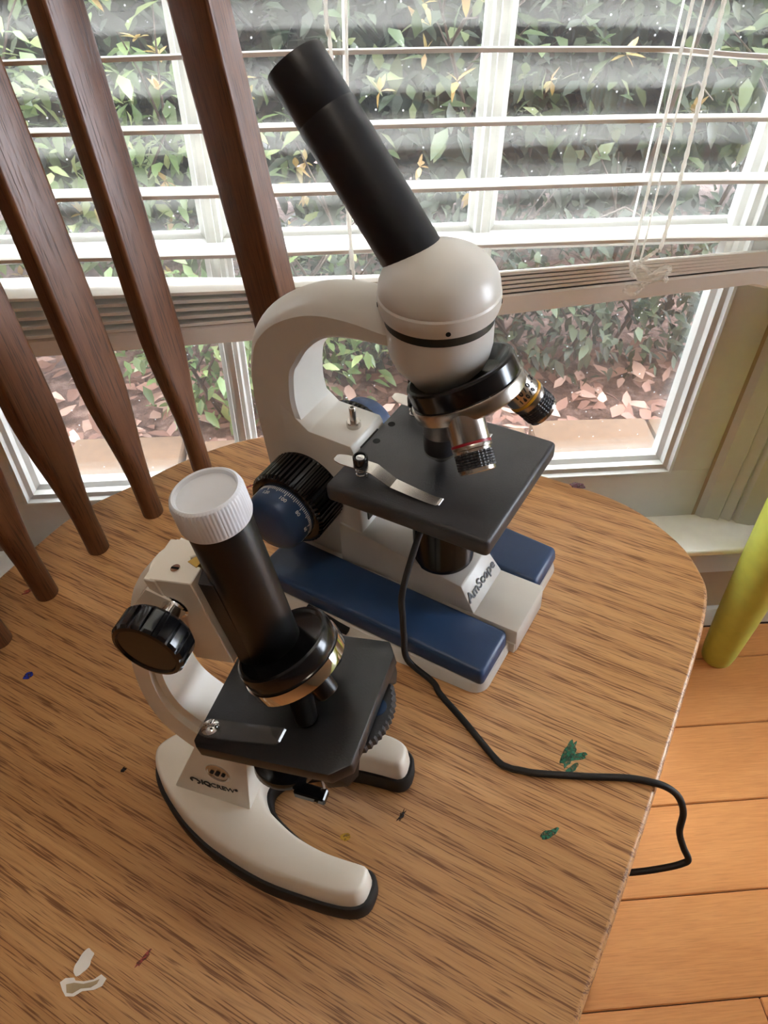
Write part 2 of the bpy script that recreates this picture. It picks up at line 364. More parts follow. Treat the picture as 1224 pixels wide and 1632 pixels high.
# frame of the tilted chair seat: origin on the seat plane, z = seat normal
SN = Vector((-0.0675, -0.0021, 1.0)).normalized()
SX = Vector((1, 0, 0)); SX = (SX - SX.dot(SN) * SN).normalized(); SY = SN.cross(SX)
SF = CAM - 0.44 * SN
SEAT = Matrix(((SX.x, SY.x, SN.x, SF.x), (SX.y, SY.y, SN.y, SF.y), (SX.z, SY.z, SN.z, SF.z), (0, 0, 0, 1)))
def seat_frame(ox, oy, psi): return SEAT @ Matrix.Translation((ox, oy, 0)) @ Matrix.Rotation(psi, 4, 'Z')
I4 = Matrix.Identity(4)

# ------------------------------------------------------------------ the room
def structure(name, bm, m, **k): o = finish(bm, name, m, **k); o['kind'] = 'structure'; return o
XL, XR, YB, YW, ZC = -3.4, 2.3, -5.2, 0.664, 2.6
GX0, GX1, GZ0, GZ1 = -0.342, 0.392, 0.288, 2.02          # glass opening of window_1
SX0, SX1 = -0.404, 0.452                                  # sash outer edges

bm = bmesh.new(); box(bm, XL - .1, XR + .1, YB - .1, 0.70, -0.12, -0.0045)
floor = structure('floor', bm, M['subfloor'])
pw = 0.1003; y = 0.633 - 0.0005; row = 0
y_line = 0.4789                                           # a joint seen in the photograph
ys = []
k = math.ceil((0.633 - y_line) / pw)
yy = y_line + k * pw
plank_me = None
while yy > YB:
    y1 = min(yy, 0.6325); y0 = yy - pw
    x = XL - random.random() * 0.5
    if 0.2 < y0 < 0.6: x = XL - 0.2
    while x < XR:
        ln = random.uniform(1.0, 1.7)
        if -0.1 < x + ln < 0.75 and y0 > 0.1: ln += 0.95
        xa, xb = max(x, XL), min(x + ln, XR)
        if xb - xa > 0.02 and y0 > -0.35 and xb > -.9 and xa < 1.5:
            bm = bmesh.new(); w = (y1 - y0) / 2 - 0.0006; l = (xb - xa) / 2 - 0.0005
            box(bm, -l, l, -w, w, -0.0045, 0.0, 0.0012, 1)
            o = finish(bm, 'plank', M['plank'], floor, Matrix.Translation(((xa + xb) / 2, (y0 + y1) / 2, 0)))
        elif xb - xa > 0.02:
            ys.append((xa, xb, y0, y1))
        x += ln
    yy -= pw; row += 1
bm = bmesh.new()
for xa, xb, y0, y1 in ys: box(bm, xa + .0005, xb - .0005, y0 + .0006, y1 - .0006, -0.0045, 0.0)
finish(bm, 'planks_far', M['plank'], floor, kind='stuff')

bm = bmesh.new(); box(bm, XL - .1, XR + .1, YB - .1, 0.712, ZC, ZC + .1); structure('ceiling', bm, M['ceiling_paint'])
# wall with the window: pieces around the opening
bm = bmesh.new()
box(bm, XL - .1, XR + .1, 0.640, 0.712, -0.1, 0.19)
box(bm, XL - .1, SX0, 0.664, 0.712, 0.19, ZC); box(bm, SX1, XR + .1, 0.664, 0.712, 0.19, ZC)
box(bm, SX0, SX1, 0.664, 0.712, 2.08, ZC)
structure('wall_front', bm, M['wall_paint'])
# left wall, right wall and back wall
RWA, RWB, RZA, RZB = -.05, .58, .25, 1.6
bm = bmesh.new(); box(bm, XR, XR + .1, YB - .1, RWA, 0, ZC); box(bm, XR, XR + .1, RWB, 0.664, 0, ZC); box(bm, XR, XR + .1, RWA, RWB, 0, RZA); box(bm, XR, XR + .1, RWA, RWB, RZB, ZC)
structure('wall_right', bm, M['wall_paint'])
bm = bmesh.new(); x = XR + .05; t = .04
box(bm, x - .02, x + .02, RWA, RWB, RZA, RZA + t); box(bm, x - .02, x + .02, RWA, RWB, RZB - t, RZB); box(bm, x - .02, x + .02, RWA, RWA + t, RZA, RZB); box(bm, x - .02, x + .02, RWB - t, RWB, RZA, RZB)
box(bm, x - .012, x + .012, RWA, RWB, .90, .94)
w2 = structure('fill_window', bm, M['white_paint'])  # unseen side window, added to let in fill light from the right
bm = bmesh.new(); box(bm, x - .003, x + .003, RWA + t, RWB - t, RZA + t, RZB - t); finish(bm, 'pane', M['glass'], w2)
bm = bmesh.new(); box(bm, XL - .1, XL, YB - .1, 0.664, 0, ZC); structure('wall_left', bm, M['wall_paint'])
bm = bmesh.new(); box(bm, XL - .1, XR + .1, YB - .1, YB, 0, ZC); structure('wall_back', bm, M['wall_paint'])
bm = bmesh.new(); box(bm, XL, XR, 0.633, 0.641, 0, 0.039, 0.002); structure('baseboard_front', bm, M['white_paint'])
bm = bmesh.new(); box(bm, XL - .1, XR + .1, 0.712, 1.12, ZC, ZC + .1); structure('shade_eave', bm, M['white_paint'])  # unseen overhang added to shade the ground below the window
# window stool (inner sill) with apron moulding
bm = bmesh.new(); box(bm, -0.56, 0.62, 0.600, 0.685, 0.191, 0.200, 0.0035, 3); structure('trim_1', bm, M['lit_sill_paint'])
bm = bmesh.new(); prism(bm, [(0.627, 0.128), (0.641, 0.128), (0.641, 0.191), (0.618, 0.191), (0.620, 0.176), (0.627, 0.168)], -0.54, 0.60, mtx=Matrix(((0, 0, 1, 0), (1, 0, 0, 0), (0, 1, 0, 0), (0, 0, 0, 1)))); structure('trim_2', bm, M['white_paint'])
# casings left and right, moulded profile
cas = [(0.0, 0.680), (0.0, 0.672), (0.0045, 0.664), (0.011, 0.658), (0.022, 0.656), (0.030, 0.652), (0.034, 0.656), (0.044, 0.649), (0.048, 0.652), (0.052, 0.645), (0.066, 0.640), (0.098, 0.640), (0.10, 0.668), (0.10, 0.680)]
bm = bmesh.new(); prism(bm, [(0.452 + a, b) for a, b in cas], 0.200, 2.14); structure('trim_3', bm, M['white_paint'], angle=20)
bm = bmesh.new(); prism(bm, [(-0.404 - a, b) for a, b in cas], 0.200, 2.14); structure('trim_4', bm, M['white_paint'], angle=20)
bm = bmesh.new(); box(bm, -0.51, 0.56, 0.645, 0.68, 2.08, 2.16, 0.003); structure('trim_5', bm, M['white_paint'])
# window_1: sash frame, glazing beads, muntins, panes
bm = bmesh.new()
box(bm, SX0, SX1, 0.664, 0.705, 0.200, 0.2775, 0.0004); box(bm, SX0, SX1, 0.664, 0.705, GZ1 + .0105, 2.085, .0015)
box(bm, SX0, GX0 - .0105, 0.664, 0.705, 0.2776, 2.04, .0004); box(bm, GX1 + .0105, SX1, 0.664, 0.705, 0.2776, 2.04, .0004)
win = structure('window_1', bm, M['white_paint'])
def bead_rect(x0, x1, z0, z1):
    """stepped glazing bead running round an opening: outer edge proud of the sash"""
    prof = [(-0.0105, 0.660), (-0.006, 0.658), (-0.004, 0.6625), (0.001, 0.664), (0.003, 0.670), (0.008, 0.674), (0.010, 0.684), (-0.0105, 0.684)]
    bm = bmesh.new(); rings = []
    for (cx, cz, sx, sz) in ((x0, z0, 1, 1), (x1, z0, -1, 1), (x1, z1, -1, -1), (x0, z1, 1, -1)):
        rings.append([Vector((cx + sx * a, b, cz + sz * a)) for a, b in prof])
    t = bmesh.new(); n = len(prof); R = [[t.verts.new(p) for p in r] for r in rings]
    for q in range(4):
        a, b = R[q], R[(q + 1) % 4]
        for i in range(n): t.faces.new((a[i], a[(i + 1) % n], b[(i + 1) % n], b[i]))
    merge(bm, t); return bm
finish(bead_rect(GX0, GX1, GZ0, GZ1), 'glazing_bead', M['white_paint'], win, angle=20)
mx = [GX0 + (GX1 - GX0) / 3, GX0 + 2 * (GX1 - GX0) / 3]; mz = [0.568, 0.855, 1.14, 1.43, 1.72]
def muntin_prof(c): return [(c - .0125, .690), (c - .0125, .684), (c - .008, .681), (c - .0065, .676), (c - .0025, .675), (c - .0025, .670), (c + .0025, .670), (c + .0025, .675), (c + .0065, .676), (c + .008, .681), (c + .0125, .684), (c + .0125, .690)]
for c in mx:
    bm = bmesh.new(); prism(bm, muntin_prof(c), GZ0, GZ1); finish(bm, 'muntin', M['white_paint'], win, angle=20)
MZ = Matrix(((0, 0, 1, 0), (0, 1, 0, 0), (1, 0, 0, 0), (0, 0, 0, 1)))
for c in mz:
    bm = bmesh.new(); prism(bm, muntin_prof(c), GX0, GX1, mtx=MZ); finish(bm, 'muntin', M['white_paint'], win, angle=20)
gx = [GX0 - .004] + mx + [GX1 + .004]; gz = [GZ0 - .004] + mz + [GZ1 + .004]
for i in range(3):
    for j in range(len(gz) - 1):
        bm = bmesh.new(); box(bm, gx[i] + .002, gx[i + 1] - .002, 0.6830, 0.6850, gz[j] + .002, gz[j + 1] - .002); box(bm, gx[i] + .002, gx[i + 1] - .002, 0.6890, 0.6910, gz[j] + .002, gz[j + 1] - .002)
        finish(bm, 'pane', M['glass'], win)

# fill lamp added to brighten the seat (unseen, above and behind the camera)
def mk_glow(name, col, strength):
    m = bpy.data.materials.new(name); m.use_nodes = True; nt = m.node_tree; nt.nodes.clear()
    o = nt.nodes.new('ShaderNodeOutputMaterial'); e = nt.nodes.new('ShaderNodeEmission'); e.inputs[0].default_value = col; e.inputs[1].default_value = strength
    nt.links.new(e.outputs[0], o.inputs['Surface']); return m
lamp = empty('fill_lamp', Matrix.Translation((-.25, -.35, ZC)), 'added round fill lamp on the ceiling, out of view, glowing warmly', 'lamp')
bm = bmesh.new(); lathe(bm, [(0, -.03), (.21, -.03), (.215, -.015), (.21, 0), (0, 0)], 40); finish(bm, 'fill_lamp_base', M['white_paint'], lamp)
bm = bmesh.new(); lathe(bm, [(0, -.105), (.06, -.102), (.13, -.085), (.175, -.06), (.195, -.03), (0, -.03)], 40); finish(bm, 'fill_lamp_bowl', mk_glow('fill_lamp_glow', (1.0, .87, .72, 1), 6.0), lamp)

# ------------------------------------------------------------------ venetian blind
def poly_z(pts, x):
    if x <= pts[0][0]: (a, b) = (pts[0], pts[1])
    elif x >= pts[-1][0]: (a, b) = (pts[-2], pts[-1])
    else:
        for a, b in zip(pts, pts[1:]):
            if a[0] <= x <= b[0]: break
    s = (b[1] - a[1]) / (b[0] - a[0])
    if x < pts[0][0] or x > pts[-1][0]: s = max(-.05, min(.05, s))
    return a[1] + s * (x - a[0])
BX0, BX1 = -0.45, 0.50
blind = empty('venetian_blind', Matrix.Translation((0, 0.622, 0.55)), 'white wooden slatted window blind lowered over the upper panes of the window', 'blind')
BI = blind.matrix_world.inverted()
def slat(zf, tilt=13.7, name='slat', yc=0.622, w=0.048, curve=0.0012, extra=0.0):
    """one slat: front lower edge follows zf(x); it tips down towards the glass"""
    bm = bmesh.new(); rings = []
    xs = [BX0 + (BX1 - BX0) * i / 24 for i in range(25)]
    for x in xs:
        z0 = zf(x); ring = []; t = math.radians(tilt(x) if callable(tilt) else tilt)
        for s in (0, .25, .5, .75, 1.0): ring.append(Vector((x, yc - w / 2 * math.cos(t) + s * w * math.cos(t), z0 + .0028 - s * w * math.sin(t) + 4 * s * (1 - s) * curve)))
        for s in (1.0, .75, .5, .25, 0): ring.append(Vector((x, yc - w / 2 * math.cos(t) + s * w * math.cos(t), z0 - s * w * math.sin(t) + 4 * s * (1 - s) * curve)))
        rings.append(ring)
    loft(bm, rings); return finish(bm, name, M['slat'], blind, BI, 40)
S1 = [(-.2107, .7382), (-.0134, .742), (.1054, .7424), (.2586, .7409), (.3273, .7348), (.40, .733)]
S2 = [(-.2053, .6927), (-.0781, .6928), (.1093, .6939), (.2718, .6939), (.3427, .693)]
S3 = [(-.2007, .6461), (-.0718, .6456), (.1132, .6462), (.285, .6473), (.3601, .6459)]
S4 = [(-.2575, .5983), (-.0647, .5967), (.1255, .5988), (.2854, .5998), (.3778, .5981)]
BT = [(-.2634, .5687), (-.0576, .5691), (.1464, .5762), (.3814, .5884)]
RT = [(-.2533, .5271), (-.0612, .5364), (.1538, .5542), (.3875, .572)]
RM = [(-.2567, .5100), (-.063, .5185), (.1548, .5348), (.3919, .558)]
RB = [(-.2589, .5040), (-.0638, .5125), (.1558, .5276), (.3956, .5501)]
for S in (S1, S2, S3, S4): slat(lambda x, S=S: poly_z(S, x))
z = 0.788
while z < 2.05:
    slat(lambda x, z=z: z + 0.0006 * math.sin(9 * x)); z += 0.0464
def stack_tilt(x): return 7 + 19 * min(1, max(0, (x + .24) / .40))
for k in range(5):                                             # slats stacked on the bottom rail
    def zf(x, k=k):
        lo, hi = poly_z(RT, x) + .002, poly_z(BT, x) - .004
        return lo + (hi - lo) * k / 4
    slat(zf, tilt=stack_tilt, curve=0.0006)
bm = bmesh.new(); rings = []
for i in range(25):
    x = BX0 + (BX1 - BX0) * i / 24
    a, b, c = poly_z(RT, x), poly_z(RM, x), poly_z(RB, x)
    q = math.tan(math.radians(stack_tilt(x))) * .042
    rings.append([Vector((x, .601, a)), Vector((x, .600, a - .002)), Vector((x, .600, b)), Vector((x, .606, b - .003)), Vector((x, .612, c + .001)), Vector((x, .640, c - q * .5)), Vector((x, .644, b - q)), Vector((x, .644, a - q))])
loft(bm, rings); finish(bm, 'bottom_rail', M['slat'], blind, BI, 25)
bm = bmesh.new(); box(bm, BX0 - .01, BX1 + .01, .59, .644, 2.06, 2.11, .003); finish(bm, 'head_rail', M['slat'], blind, BI)
def cord(name, pts, r, m=M['cord_white'], parent=blind, twist=True, k=10):
    bm = bmesh.new(); P = catmull(pts, k); tube(bm, P, r, 8); return finish(bm, name, m, parent, BI, 60)
def straight(a, b, n=24): a = Vector(a); b = Vector(b); return [a.lerp(b, i / n) for i in range(n + 1)]
cord('lift_cord', straight((.244, .5955, 2.06), (.2608, .5955, .580), 6), .0014)
cord('ladder_cord', straight((.2525, .597, 2.06), (.2692, .597, .585), 6), .0009)
cord('ladder_cord', straight((.2655, .645, 2.06), (.2742, .645, .60), 6), .0009)
cord('ladder_cord', straight((.030, .597, 2.06), (.0225, .597, .585), 6), .0012)
cord('ladder_cord', straight((.030, .645, 2.06), (.0225, .645, .60), 6), .0009)
cord('ladder_cord', straight((-.36, .597, 2.06), (-.36, .597, .57), 6), .0009)
# braided pull cords: small twist in radius
def braid(name, pts, r, k=14):
    P = catmull(pts, k); P2 = []
    for a, b in zip(P, P[1:]):
        n = max(1, int((b - a).length / .0016))
        P2 += [a.lerp(b, i / n) for i in range(n)]
    P2.append(P[-1])
    bm = bmesh.new(); tube(bm, P2, [r * (1 + .18 * math.sin(i * 1.5)) for i in range(len(P2))], 7); return finish(bm, name, M['cord_white'], blind, BI, 60)
braid('pull_cord', [(.262, .588, 1.3), (.2771, .588, .7727), (.2803, .588, .6648), (.2808, .590, .6023), (.2775, .590, .5963), (.2700, .591, .5890), (.2645, .592, .5830),
                    (.2650, .590, .5760), (.2750, .587, .5750), (.2870, .587, .5830), (.2940, .589, .5790), (.2880, .588, .5745), (.2740, .585, .5725), (.2625, .586, .5755),
                    (.2590, .588, .5815), (.2640, .589, .5850), (.2730, .589, .5800), (.2830, .589, .5715), (.2925, .589, .5690), (.2900, .589, .5735), (.2800, .590, .5680), (.2700, .589, .5650),
                    (.2600, .588, .5655), (.2583, .588, .5605), (.2676, .589, .5575), (.2745, .590, .5640)], .0016)
braid('pull_cord', [(.004, .592, 1.2), (.0095, .592, .800), (.0118, .592, .755), (.0155, .592, .70), (.0205, .592, .64), (.0235, .591, .60), (.0245, .591, .578)], .0014)

# ------------------------------------------------------------------ garden outside
bm = bmesh.new()
n = 40; gv = []
for i in range(n + 1):
    gv.append([bm.verts.new((-4 + 8 * j / n, 0.72 + 5.5 * i / n, -0.12 + 0.02 * random.random() + 0.03 * max(0, i - 8) / 8)) for j in range(n + 1)])
for i in range(n):
    for j in range(n): bm.faces.new((gv[i][j], gv[i][j + 1], gv[i + 1][j + 1], gv[i + 1][j]))
o = finish(bm, 'garden_ground', M['soil'], None, None, 60); o['kind'] = 'structure'
def leaf_verts(c, d, up, L, W, curl=0.15):
    d = d.normalized(); s = d.cross(up)
    if s.length < 1e-4: s = Vector((1, 0, 0))
    s.normalize(); nn = s.cross(d)
    return [c, c + d * L * .35 + s * W * .5 + nn * W * .12, c + d * L * .7 + s * W * .36 + nn * W * .05 - nn * L * curl * .4, c + d * L - nn * L * curl,
            c + d * L * .7 - s * W * .36 + nn * W * .05 - nn * L * curl * .4, c + d * L * .35 - s * W * .5 + nn * W * .12, c + d * L * .5 - nn * L * curl * .2]
LF = [(0, 1, 6), (1, 2, 6), (2, 3, 6), (3, 4, 6), (4, 5, 6), (5, 0, 6)]
def rnd_dir():
    while True:
        v = Vector((random.uniform(-1, 1), random.uniform(-1, 1), random.uniform(-1, 1)))
        if 0.1 < v.length < 1: return v.normalized()
def leaves_mesh(name, items, m, parent, kind='stuff'):
    V = []; F = []
    for it in items:
        b = len(V); V += leaf_verts(*it); F += [tuple(b + i for i in f) for f in LF]
    me = bpy.data.meshes.new(name); me.from_pydata(V, [], F); me.materials.append(m)
    for p in me.polygons: p.use_smooth = True
    o = bpy.data.objects.new(name, me); COL.objects.link(o); o.parent = parent
    if kind: o['kind'] = kind
    return o
def unit_leaf(m):
    me = bpy.data.meshes.new('leaf'); me.from_pydata(leaf_verts(Vector((0, 0, 0)), Vector((1, 0, 0)), Vector((0, 0, 1)), 1.0, .42), [], LF); me.materials.append(m)
    for p in me.polygons: p.use_smooth = True
    return me
def in_view(p):
    v = p - CAM; z_ = v.dot(cf)
    if z_ <= 0.1: return False
    u = 612 + 1226 * v.dot(cr) / z_; w = 816 - 1226 * v.dot(cu) / z_
    return -10 < u < 1234 and -10 < w < 760
def shrub(name, base, clumps, nleaf, size, m, stems, label, cat, singles, group=None, tipm=None, tips=0, core=0):
    """stems from the base, leafy clumps (centre, radii); the leaves that show largest are objects of their own"""
    root = empty(name, Matrix.Translation(base), label, cat, group); b0 = Vector(base)
    for (cx, cy, cz, top) in stems:
        bm = bmesh.new(); p0 = Vector((cx, cy, 0)); p1 = Vector(top)
        mid = p0.lerp(p1, .5) + Vector((random.uniform(-.05, .05), random.uniform(-.05, .05), 0))
        P = catmull([p0, mid, p1], 6); tube(bm, P, [.0075 * (1 - .75 * i / (len(P) - 1)) * cz for i in range(len(P))], 6)
        for q in range(7):
            a = P[random.randrange(3, len(P) - 1)]; e = a + Vector((random.uniform(-.2, .2), random.uniform(-.2, .2), random.uniform(.0, .22)))
            tube(bm, [a, a.lerp(e, .5) + Vector((0, 0, .02)), e], [.003, .002, .001], 5)
        finish(bm, 'stem', M['bark'], root, None, 60)
    items = []
    tot = sum(c[3] * c[4] * c[5] for c in clumps)
    for (cx, cy, cz, rx, ry, rz) in clumps:
        for _ in range(int(nleaf * rx * ry * rz / tot)):
            v = rnd_dir(); rr = random.random() ** .40
            p = Vector((cx + rx * v.x * rr, cy + ry * v.y * rr, cz + rz * v.z * rr))
            if p.z + b0.z < -0.1 or p.y + b0.y < 0.84: continue
            d = (rnd_dir() + v * .7 + Vector((0, -.25, -.15))); L = size * random.uniform(.6, 1.25)
            items.append((p, d, Vector((random.uniform(-.4, .4), random.uniform(-.4, .4), 1)), L, L * random.uniform(.34, .46), random.uniform(.0, .3)))
    items.sort(key=lambda it: ((it[0] + b0) - CAM).length / it[3])
    near = []; rest = []
    for it in items:
        if len(near) < singles and in_view(it[0] + b0): near.append(it)
        else: rest.append(it)
    for _ in range(core):                                         # old inner leaves deep in the crown
        cx, cy, cz, rx, ry, rz = random.choice(clumps); v = rnd_dir() * random.random() ** .5
        p = Vector((cx + rx * v.x * .9, cy + ry * .25 + ry * v.y * .6, max(.02, cz + rz * v.z * .9)))
        rest.append((p, rnd_dir(), rnd_dir(), .15, .09, .1))
    leaves_mesh('foliage', rest, m, root)
    me = unit_leaf(m)
    for p, d, up, L, W, cu_ in near:
        d = d.normalized(); s = d.cross(up).normalized(); nn = s.cross(d)
        o = bpy.data.objects.new('leaf', me); COL.objects.link(o); o.parent = root
        o.matrix_local = Matrix(((d.x * L, -s.x * L, nn.x * L, p.x), (d.y * L, -s.y * L, nn.y * L, p.y), (d.z * L, -s.z * L, nn.z * L, p.z), (0, 0, 0, 1)))
    if tips:
        it2 = []
        for _ in range(tips):
            cx, cy, cz, rx, ry, rz = random.choice(clumps); v = rnd_dir(); v.y = -abs(v.y)
            p = Vector((cx + rx * v.x, cy + ry * v.y, cz + rz * v.z)); 
            for q in range(5):
                L = size * random.uniform(.35, .7); it2.append((p, rnd_dir() + Vector((0, -.4, .3)), Vector((0, 0, 1)), L, L * .4, .1))
        leaves_mesh('young_leaves', it2, tipm, root)
    return root
G = -0.1
# broad hedge behind everything, seen through the upper panes
shrub('evergreen_hedge', (0.15, 2.15, G), [(-1.5, .1, .75, .6, .45, .8), (-.75, .0, .7, .55, .45, .8), (0, .0, .72, .55, .45, .82), (.7, .05, .7, .55, .45, .8), (1.4, .1, .75, .55, .45, .8), (-1.0, .1, 1.35, .7, .45, .5), (.1, .15, 1.4, .8, .45, .5), (1.2, .1, 1.35, .7, .45, .5)], 26000, .055, M['leaf_dark'],
      [(-1.0, .1, 1.2, (-1.1, .0, 1.2)), (-.3, 0, 1.2, (-.35, -.1, 1.2)), (.4, 0, 1.2, (.5, -.05, 1.2)), (1.1, .1, 1.2, (1.2, 0, 1.2))], 'tall dark evergreen hedge filling the view through the upper panes', 'hedge', 200, core=17000)
shrub('privet_bush', (-0.62, 1.58, G), [(.0, .0, .50, .42, .20, .30), (-.35, .0, .55, .35, .2, .30), (.36, .03, .36, .24, .16, .24)], 1900, .050, M['leaf_light'],
      [(0, 0, 1, (.05, -.05, .7)), (-.2, .05, 1, (-.35, 0, .75)), (.15, 0, 1, (.35, 0, .5))], 'pale leafy bush with yellow tips behind the upper left panes', 'bush', 200, tipm=M['leaf_gold'], tips=110)
shrub('laurel_bush', (0.62, 1.58, G), [(.0, .05, .60, .45, .14, .24), (-.45, .05, .50, .32, .14, .2), (.45, .06, .6, .35, .14, .26)], 420, .060, M['leaf_hedge'],
      [(0, 0, 1, (.1, -.05, .8)), (-.2, 0, 1, (-.4, 0, .7)), (.2, .05, 1, (.42, 0, .8))], 'loose laurel bush with long leaves behind the upper right panes', 'bush', 200, tipm=M['leaf_gold'], tips=30)
shrub('young_shrub', (-0.22, 1.30, G), [(.0, .0, .16, .17, .12, .17), (-.10, .02, .24, .12, .1, .12), (.2, .06, .16, .16, .12, .2)], 900, .036, M['leaf_light'],
      [(0, 0, .7, (-.05, 0, .3)), (.05, 0, .7, (.2, .05, .3))], 'low light green shrub seen through the lower left pane', 'shrub', 260)
shrub('dark_shrub', (0.52, 1.45, G), [(.05, .0, .16, .28, .14, .2), (-.26, .02, .18, .2, .14, .22), (.33, .02, .2, .2, .13, .22), (-.5, .05, .16, .2, .14, .2)], 2600, .036, M['leaf_dark'],
      [(0, 0, .8, (.12, 0, .36)), (-.05, 0, .8, (-.25, 0, .34)), (.1, 0, .7, (.35, -.02, .36)), (-.3, 0, .7, (-.5, 0, .34))], 'dark green shrub with bare twigs seen through the lower right pane', 'shrub', 260)
# dry leaves on the ground
lit = []
for _ in range(2600):
    p = Vector((random.uniform(-2.2, 2.2), 0.98 + .55 * random.random(), -0.10 + 0.02 * random.random()))
    p.z += 0.03 * max(0, (p.y - 1.9) / 1.1)
    lit.append((p, Vector((random.uniform(-1, 1), random.uniform(-1, 1), random.uniform(-.15, .3))), Vector((random.uniform(-.5, .5), random.uniform(-.5, .5), 1)), random.uniform(.03, .06), random.uniform(.014, .03), random.uniform(-.2, .4)))
lo = leaves_mesh('leaf_litter', lit, M['litter'], None); lo['kind'] = 'stuff'; thing(lo, 'pinkish brown dry leaves covering the ground under the bushes', 'dry leaves')
# a row of edging stones along the bed
x = -.72; k = 0
ORD = ['first', 'second', 'third', 'fourth', 'fifth', 'sixth', 'seventh', 'eighth', 'ninth', 'tenth', 'eleventh', 'twelfth']
while x < .80:
    L = random.uniform(.17, .25); bm = bmesh.new(); a = random.uniform(-.03, .03)
    box(bm, -L / 2 + .004, L / 2 - .004, -.055, .055, 0, random.uniform(.075, .09), .008, 2)
    o = finish(bm, 'edging_stone', M['timber'], None, Matrix.Translation((x + L / 2, 1.10 + random.uniform(-.008, .008), -.112)) @ Matrix.Rotation(a, 4, 'Z'))
    thing(o, ORD[k] + ' tan edging stone from the left in the low row outside the window', 'stone', 'edging stones along the flower bed'); x += L; k += 1

# ------------------------------------------------------------------ lime green side table (only its leg shows)
tb = empty('side_table', Matrix.Translation((.86, .30, 0)), 'lime green painted side table with a round tapered leg beside the window', 'table')
def tleg(x, y):
    bm = bmesh.new()
    lathe(bm, [(.0, .0), (.0185, 0), (.0205, .003), (.0225, .02), (.026, .09), (.029, .18), (.031, .28), (.030, .36), (.026, .42), (.028, .44), (.028, .52)], 28)
    return finish(bm, 'leg', M['lime'], tb, Matrix.Translation((x - .86, y - .30, 0)), 40)
tleg(.5155, .580); tleg(1.22, .56); tleg(1.22, .02); tleg(.70, -.10)
bm = bmesh.new(); prism(bm, [(.475 - .86, .622 - .3), (1.26 - .86, .622 - .3), (1.26 - .86, -.04 - .3), (.66 - .86, -.15 - .3)], .50, .525, .004); finish(bm, 'tabletop', M['lime'], tb)

# ------------------------------------------------------------------ the chair
CH = seat_frame(0, 0, math.radians(-33.8))
chair = empty('dining_chair', CH, 'golden oak dining chair with a wide scratched seat and tapered flat back spindles', 'chair')
half = [(.0116, .1065), (.0165, .150), (.0183, .1915), (.0172, .236), (.0160, .2993), (.0145, .3589), (.0104, .3984), (.0003, .4194), (-.0223, .443), (-.0671, .4644), (-.1234, .4686), (-.20, .465), (-.29, .448), (-.355, .4275), (-.3947, .4029), (-.4267, .3608), (-.4518, .306), (-.4662, .275), (-.4735, .2464)]
sc_ = 0.205
out = [(a, b) for a, b in half if b >= sc_ - .002 or a > 0]
pos = [(a, b) for a, b in half if b > .2325]
outline = pos + [(-.4745, sc_)] + [(a, 2 * sc_ - b) for a, b in reversed(pos)]
P = catmull([(a, b, 0) for a, b in outline] + [(outline[0][0], outline[0][1], 0)], 4)[:-1]
P = [(p.x, p.y) for p in P]
def inset(P, d):
    n = len(P); o = []
    for i in range(n):
        a = Vector(P[i - 1]); b = Vector(P[i]); c = Vector(P[(i + 1) % n]); t = (c - a).normalized(); nn = Vector((-t.y, t.x))
        o.append((b.x + nn.x * d, b.y + nn.y * d))
    return o
area = sum(P[i][0] * P[(i + 1) % len(P)][1] - P[(i + 1) % len(P)][0] * P[i][1] for i in range(len(P)))
sg = 1 if area > 0 else -1
bm = bmesh.new()
rings = []
for d, z in ((.036, -.036), (.016, -.034), (.007, -.027), (.003, -.016), (.0004, -.007), (.0, -.0045), (.0004, -.0022), (.0016, -.0006), (.0034, 0.0)):
    rings.append([(x, y, z) for x, y in inset(P, sg * d)])
loft(bm, rings); seat = finish(bm, 'seat', M['seat'], chair, None, 50)
def spindle(name, dx, dy, lam, mu, wid, thk, taper0, taper1, r0, L):
    """flat arrow spindle: round foot, widening to a flat blade"""
    bm = bmesh.new(); rings = []; n = 20
    D = Vector((-lam, mu, 1)).normalized()
    for k in range(31):
        h = L * k / 30; f = min(1, max(0, (h - taper0) / (taper1 - taper0))); f = f * f * (3 - 2 * f)
        a = r0 + (thk / 2 - r0) * f; b = r0 + (wid / 2 - r0) * f; rc = r0 + (.0030 - r0) * f
        rc = min(rc, a, b); ring = []
        for (cx, cy, t0) in ((a - rc, b - rc, 0), (-a + rc, b - rc, PI / 2), (-a + rc, -b + rc, PI), (a - rc, -b + rc, 1.5 * PI)):
            for q in range(6):
                t = t0 + PI / 2 * q / 5; ring.append(Vector((cx + rc * math.cos(t) + (.00002 * q), cy + rc * math.sin(t), h - .004)))
        rings.append(ring)
    loft(bm, rings)
    zx = D; yx = Vector((0, 1, 0)); xx = yx.cross(zx).normalized(); yx = zx.cross(xx)
    mt = Matrix(((xx.x, yx.x, zx.x, dx), (xx.y, yx.y, zx.y, dy), (xx.z, yx.z, zx.z, 0), (0, 0, 0, 1)))
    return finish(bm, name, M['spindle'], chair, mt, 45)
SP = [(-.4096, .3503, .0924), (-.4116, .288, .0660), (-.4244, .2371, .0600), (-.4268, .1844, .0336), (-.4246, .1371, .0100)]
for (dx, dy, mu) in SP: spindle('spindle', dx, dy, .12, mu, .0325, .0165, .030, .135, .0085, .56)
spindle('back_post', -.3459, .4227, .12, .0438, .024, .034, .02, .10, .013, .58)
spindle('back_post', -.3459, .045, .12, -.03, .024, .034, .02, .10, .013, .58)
bm = bmesh.new(); rings = []
for k in range(13):
    y = .02 + .50 * k / 12 ; x = -.415 - .075 + .05 * ((y - .265) / .25) ** 2 - .01
    rings.append([Vector((x - .012, y, .54)), Vector((x + .012, y, .54)), Vector((x + .008, y, .64)), Vector((x - .016, y, .64))])
